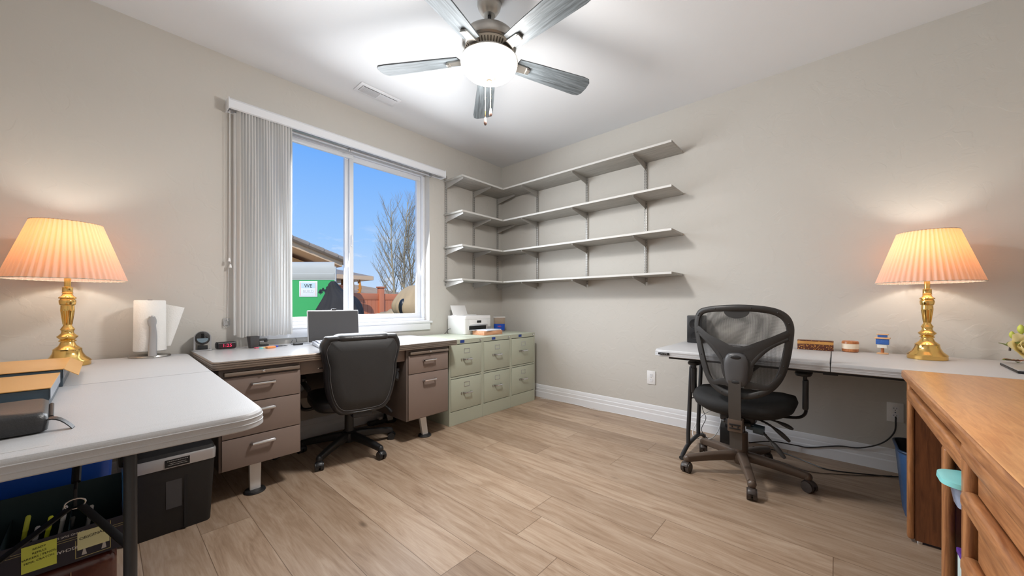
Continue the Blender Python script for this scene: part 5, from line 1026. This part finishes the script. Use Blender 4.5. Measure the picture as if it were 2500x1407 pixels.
text('lettering', 'WE', 0.10, out_mat('sign black', S(34, 38, 42), 0.6), so2, (-0.515, -0.0125, 1.553), (R(90), 0, 0), 0.0005); text('lettering', 'BUILD', 0.075, out_mat('faded grey', S(206, 208, 206), 0.6), so2, (-0.515, -0.0125, 1.452), (R(90), 0, 0), 0.0005)
cl_ = MB()
for cx_, cz_, s_ in ((-0.285, 1.445, 1.1), (-0.235, 1.485, 0.9), (-0.140, 1.475, 1.9), (-0.065, 1.525, 1.2), (-0.075, 1.455, 1.1)):
    for a_ in (90, 210, 330):
        cxx, czz = cx_+0.020*s_*math.cos(R(a_)), cz_+0.020*s_*math.sin(R(a_)); cl_.loft([[(cxx+0.021*s_*math.cos(2*math.pi*q/14), y, czz+0.021*s_*math.sin(2*math.pi*q/14)) for q in range(14)] for y in (-0.003, 0.001)])
    cl_.box(cx_-0.004, cx_+0.006, -0.003, 0.0, cz_-0.05*s_, cz_)
cl_.build('clover_decals', MATS['sign black'], tr_)

def drape(name, label, cat, c, prof, m, seed, depth=0.45, group=None):
    """cloth cover: rings stacked from bottom to top, (z, x0, x1) in metres"""
    rnd = random.Random(seed); ph_ = [rnd.random()*6 for _ in range(6)]; T_ = thing(name, label, cat, c, 0, group); rings = []; N = 64
    P_ = catmull([(z, a, b) for z, a, b in prof], 5)
    zt_ = prof[-1][0]
    for i, (z, a, b) in enumerate(P_):
        cx_, rx = (a+b)/2, (b-a)/2; ring = []
        for k in range(N):
            t = 2*math.pi*k/N; f_ = 1+0.085*(1-z/zt_*0.4)*(math.sin(6*t+ph_[0]+z*1.2)+0.7*abs(math.sin(6.5*t+ph_[1]-z*2))-0.3+0.8*math.sin(3*t+ph_[2]+z*3.5)+0.35*math.sin(17*t+z*4))
            ring.append((cx_+rx*f_*math.cos(t), max(rx*0.8, 0.02)*depth/0.45*f_*math.sin(t), z))
        rings.append(ring)
    MB().loft(rings).build('cover', m, T_, ang=60); return T_
BC = out_mat('black cover cloth', S(58, 56, 55), 0.8, var=0.12, bump=0.5, bs=9, spec=0.2)
drape('grill_cover', 'black cloth covered grill, the tall pointed one in mid window', 'covered grill', (-0.72, 3.2, -0.16), [(0, -0.36, 0.62), (0.5, -0.33, 0.60), (0.95, -0.27, 0.52), (1.18, -0.19, 0.46), (1.32, -0.13, 0.36), (1.44, -0.09, 0.16), (1.54, -0.07, 0.07), (1.59, -0.03, 0.03)], BC, 3, 0.5, 'black covered grills outside')
drape('grill_cover', 'black cloth covered grill beside the blind edge', 'covered grill', (-1.75, 3.05, -0.16), [(0, -0.4, 0.46), (0.6, -0.38, 0.42), (0.95, -0.36, 0.36), (1.12, -0.34, 0.28), (1.27, -0.30, 0.20), (1.34, -0.2, 0.10), (1.36, -0.1, 0.0)], BC, 5, 0.45, 'black covered grills outside')
TC = out_mat('tan cover cloth', S(184, 158, 120), 0.7, var=0.08, bump=0.3, bs=10)
tt = drape('patio_cover', 'tan cloth covered patio heater at the right of the window', 'covered heater', (0.85, 3.1, -0.16), [(0.93, -0.30, 0.40), (1.05, -0.42, 0.44), (1.2, -0.44, 0.45), (1.35, -0.36, 0.42), (1.47, -0.27, 0.34), (1.56, -0.15, 0.22), (1.58, -0.05, 0.1)], TC, 9, 0.5)
m_ = MB(); m_.ball((-0.37, -0.10, 1.15), 0.09, 0.09, 0.16); m_.box(-0.30, 0.30, -0.2, 0.2, 0.0, 0.95, 0.04); m_.build('stand', out_mat('black stand and gap', S(28, 30, 32), 0.4), tt)  # ball is a black shape painting the dark gap in the cover; box is the stand
fe = thing('yard_fence', 'terracotta vinyl privacy fence across the yard', 'fence', (3.9, 9.0, -0.16))
TCF = out_mat('terracotta vinyl', S(200, 122, 86), 0.55, var=0.03)
for x in (-1.95, -0.62, 1.35): 
    m_ = MB(); m_.box(x-0.09, x+0.09, -0.09, 0.09, 0, 1.78, 0.01); po3 = m_.build('post', TCF, fe); m_ = MB(); m_.box(x-0.12, x+0.12, -0.12, 0.12, 1.78, 1.83, 0.01); m_.build('post_cap', TCF, po3)
for x0, x1 in ((-1.86, -0.71), (-0.53, 1.26)):
    m_ = MB(); m_.box(x0, x1, -0.03, 0.03, 1.36, 1.58, 0.01); m_.box(x0, x1, -0.03, 0.03, 0.05, 0.25, 0.01); m_.build('rail', TCF, fe)
    m_ = MB(); x = x0
    while x < x1-0.01: m_.box(x+0.004, min(x+0.148, x1), -0.012, 0.012, 0.25, 1.36, 0.004, 1); x += 0.15
    m_.build('panel', TCF, fe)
mc = thing('tarp_heap', 'low tan tarp and dry brush heap in front of fence', 'tarp', (2.5, 7.0, -0.16))
m_ = MB(); rows = []
for j in range(9): rows.append([(-1.2+i*0.24, -0.5+j*0.12, 1.22*math.sin(min(1, max(0, i/10*math.pi))*1.0)**0.5*math.sin(j/8*math.pi)**0.5*(0.86+0.1*math.sin(i*2+j))) for i in range(11)])
m_.loft(rows, closed=False); m_.build('tarp', TC, mc, ang=60)
ST = out_mat('tan stucco', S(206, 160, 108), 0.85, var=0.04); RT = out_mat('clay roof tile', S(150, 134, 118), 0.8, var=0.2, vs=2); FA = out_mat('tan fascia', S(214, 182, 148), 0.7)
h1 = thing('neighbor_house', 'tan stucco house gable with clay tile roof', 'house', (-1.5, 8.0, -0.16))
m_ = MB(); m_.prism([(-4, 0), (2.45, 0), (2.45, 2.38), (-4, 4.50)], 'y', 0.7, 6.0); m_.build('wall', ST, h1, smooth=False)
m_ = MB(); m_.prism([(-4, 4.62), (3.0, 2.33), (3.0, 2.50), (-4, 4.80)], 'y', 0.0, 6.5); ro1 = m_.build('roof', FA, h1, smooth=False)
m_ = MB()
for k in range(17):
    x = -3.6+k*0.40; z = 4.80-(x+4)*0.3286
    m_.tube([(x, -0.05, z+0.05), (x+0.42, -0.05, z+0.05-0.42*0.3286-0.0)], [0.085, 0.10], 10, flat=0.9)
    for j in range(8): m_.tube([(x, 0.25+j*0.8, z+0.03), (x+0.42, 0.25+j*0.8, z+0.03-0.42*0.3286)], [0.11, 0.13], 8, flat=0.6)
m_.build('roof_tiles', RT, ro1)
h2 = thing('porch_roof', 'low hipped tile porch roof with stucco column behind fence', 'house', (3.0, 12.0, -0.16))
m_ = MB(); m_.loft([[(-3, 0, 2.42), (1.55, 0, 2.42), (1.55, 6, 2.42), (-3, 6, 2.42)], [(-3, 2.8, 3.02), (0.1, 2.8, 3.02), (0.1, 3.2, 3.02), (-3, 3.2, 3.02)]]); m_.build('roof', RT, h2, smooth=False)
m_ = MB(); m_.box(-3, 1.55, -0.02, 0.05, 2.25, 2.42); m_.box(1.5, 1.57, 0, 6, 2.25, 2.42); m_.box(-3, 1.5, 0.05, 5.9, 2.25, 2.28); m_.build('fascia', FA, h2, smooth=False)
m_ = MB(); m_.box(0.55, 0.95, 0.5, 0.9, 0, 2.25, 0.01); m_.build('column', ST, h2)
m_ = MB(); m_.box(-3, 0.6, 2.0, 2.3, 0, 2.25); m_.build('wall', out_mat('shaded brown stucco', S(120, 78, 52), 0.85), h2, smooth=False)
rnd = random.Random(11)
for x in (-1.05, -0.62, 0.48, 1.0):
    m_ = MB(); m_.tube([(x, 0.1, 2.25), (x+0.02, 0.1, 1.9), (x-0.01, 0.1, 1.5)], [0.03, 0.06, 0.03], 8)
    for j in range(26): m_.ball((x+rnd.uniform(-0.07, 0.07), 0.1+rnd.uniform(-0.07, 0.07), 2.22-j*0.028), 0.032, 0.032, 0.032, 6, 4)
    m_.build('dried_garland', out_mat('orange chillies', S(214, 138, 56), 0.6, var=0.3, vs=30), h2)
ch_ = thing('distant_house', 'far brown hipped roof with a chimney beyond fence', 'house', (10.9, 34.0, -0.5))
m_ = MB(); m_.loft([[(-5, 0, 2.3), (6, 0, 2.3), (6, 8, 2.3), (-5, 8, 2.3)], [(-2, 4, 3.6), (3, 4, 3.6), (3, 4.2, 3.6), (-2, 4.2, 3.6)]]); m_.build('roof', out_mat('brown far roof', S(150, 120, 96), 0.9), ch_, smooth=False)
m_ = MB(); m_.box(-4.8, 5.8, 0.5, 7.5, 0, 2.3); m_.build('wall', ST, ch_, smooth=False); m_ = MB(); m_.box(1.0, 2.3, 3.8, 4.8, 3.0, 4.4); m_.build('chimney', RT, ch_, smooth=False)
# bare tree
trt = thing('bare_tree', 'leafless pale barked tree beyond the fence', 'tree', (5.95, 12.0, -0.16))
rnd = random.Random(4); TB = MB(); TW = MB()
def branch(mb, p, d, L_, r_, lvl):
    n__ = 5; pts = [Vector(p)]; dd = Vector(d).normalized()
    for i in range(n__):
        dd = (dd+Vector((rnd.uniform(-.10, .10), rnd.uniform(-.10, .10), 0.10))).normalized(); pts.append(pts[-1]+dd*L_/n__)
    (TB if lvl < 1 else TW).tube(pts, [r_*(1-0.75*i/n__) for i in range(n__+1)], 6 if lvl < 2 else 4)
    if lvl >= 3: return
    nb = (24, 8, 5)[lvl]
    for k in range(nb):
        t = 0.16+0.80*k/nb+rnd.uniform(0, 0.05); i = min(n__-1, int(t*n__)); q = pts[i].lerp(pts[i+1], t*n__-i); a = rnd.uniform(0, 6.28)
        e_ = Vector((math.cos(a), math.sin(a), rnd.uniform(0.5, 1.0))).normalized()
        branch(mb, q, e_*0.8+dd*0.35, L_*(0.34 if lvl == 0 else 0.5)*(1.15-0.6*t), r_*0.40*(1-0.5*t), lvl+1)
for x, y, dxx, L_ in ((-0.25, 0.1, -0.05, 5.4), (0.1, -0.1, 0.0, 6.1), (0.55, 0.0, 0.07, 5.6)): branch(None, (x, y, 0), (dxx, 0, 1), L_, 0.07, 0)
TB.build('trunk', out_mat('pale bark', S(170, 158, 132), 0.85, var=0.2, vs=10), trt); TW.build('branches', out_mat('grey twigs', S(150, 138, 116), 0.85), trt)
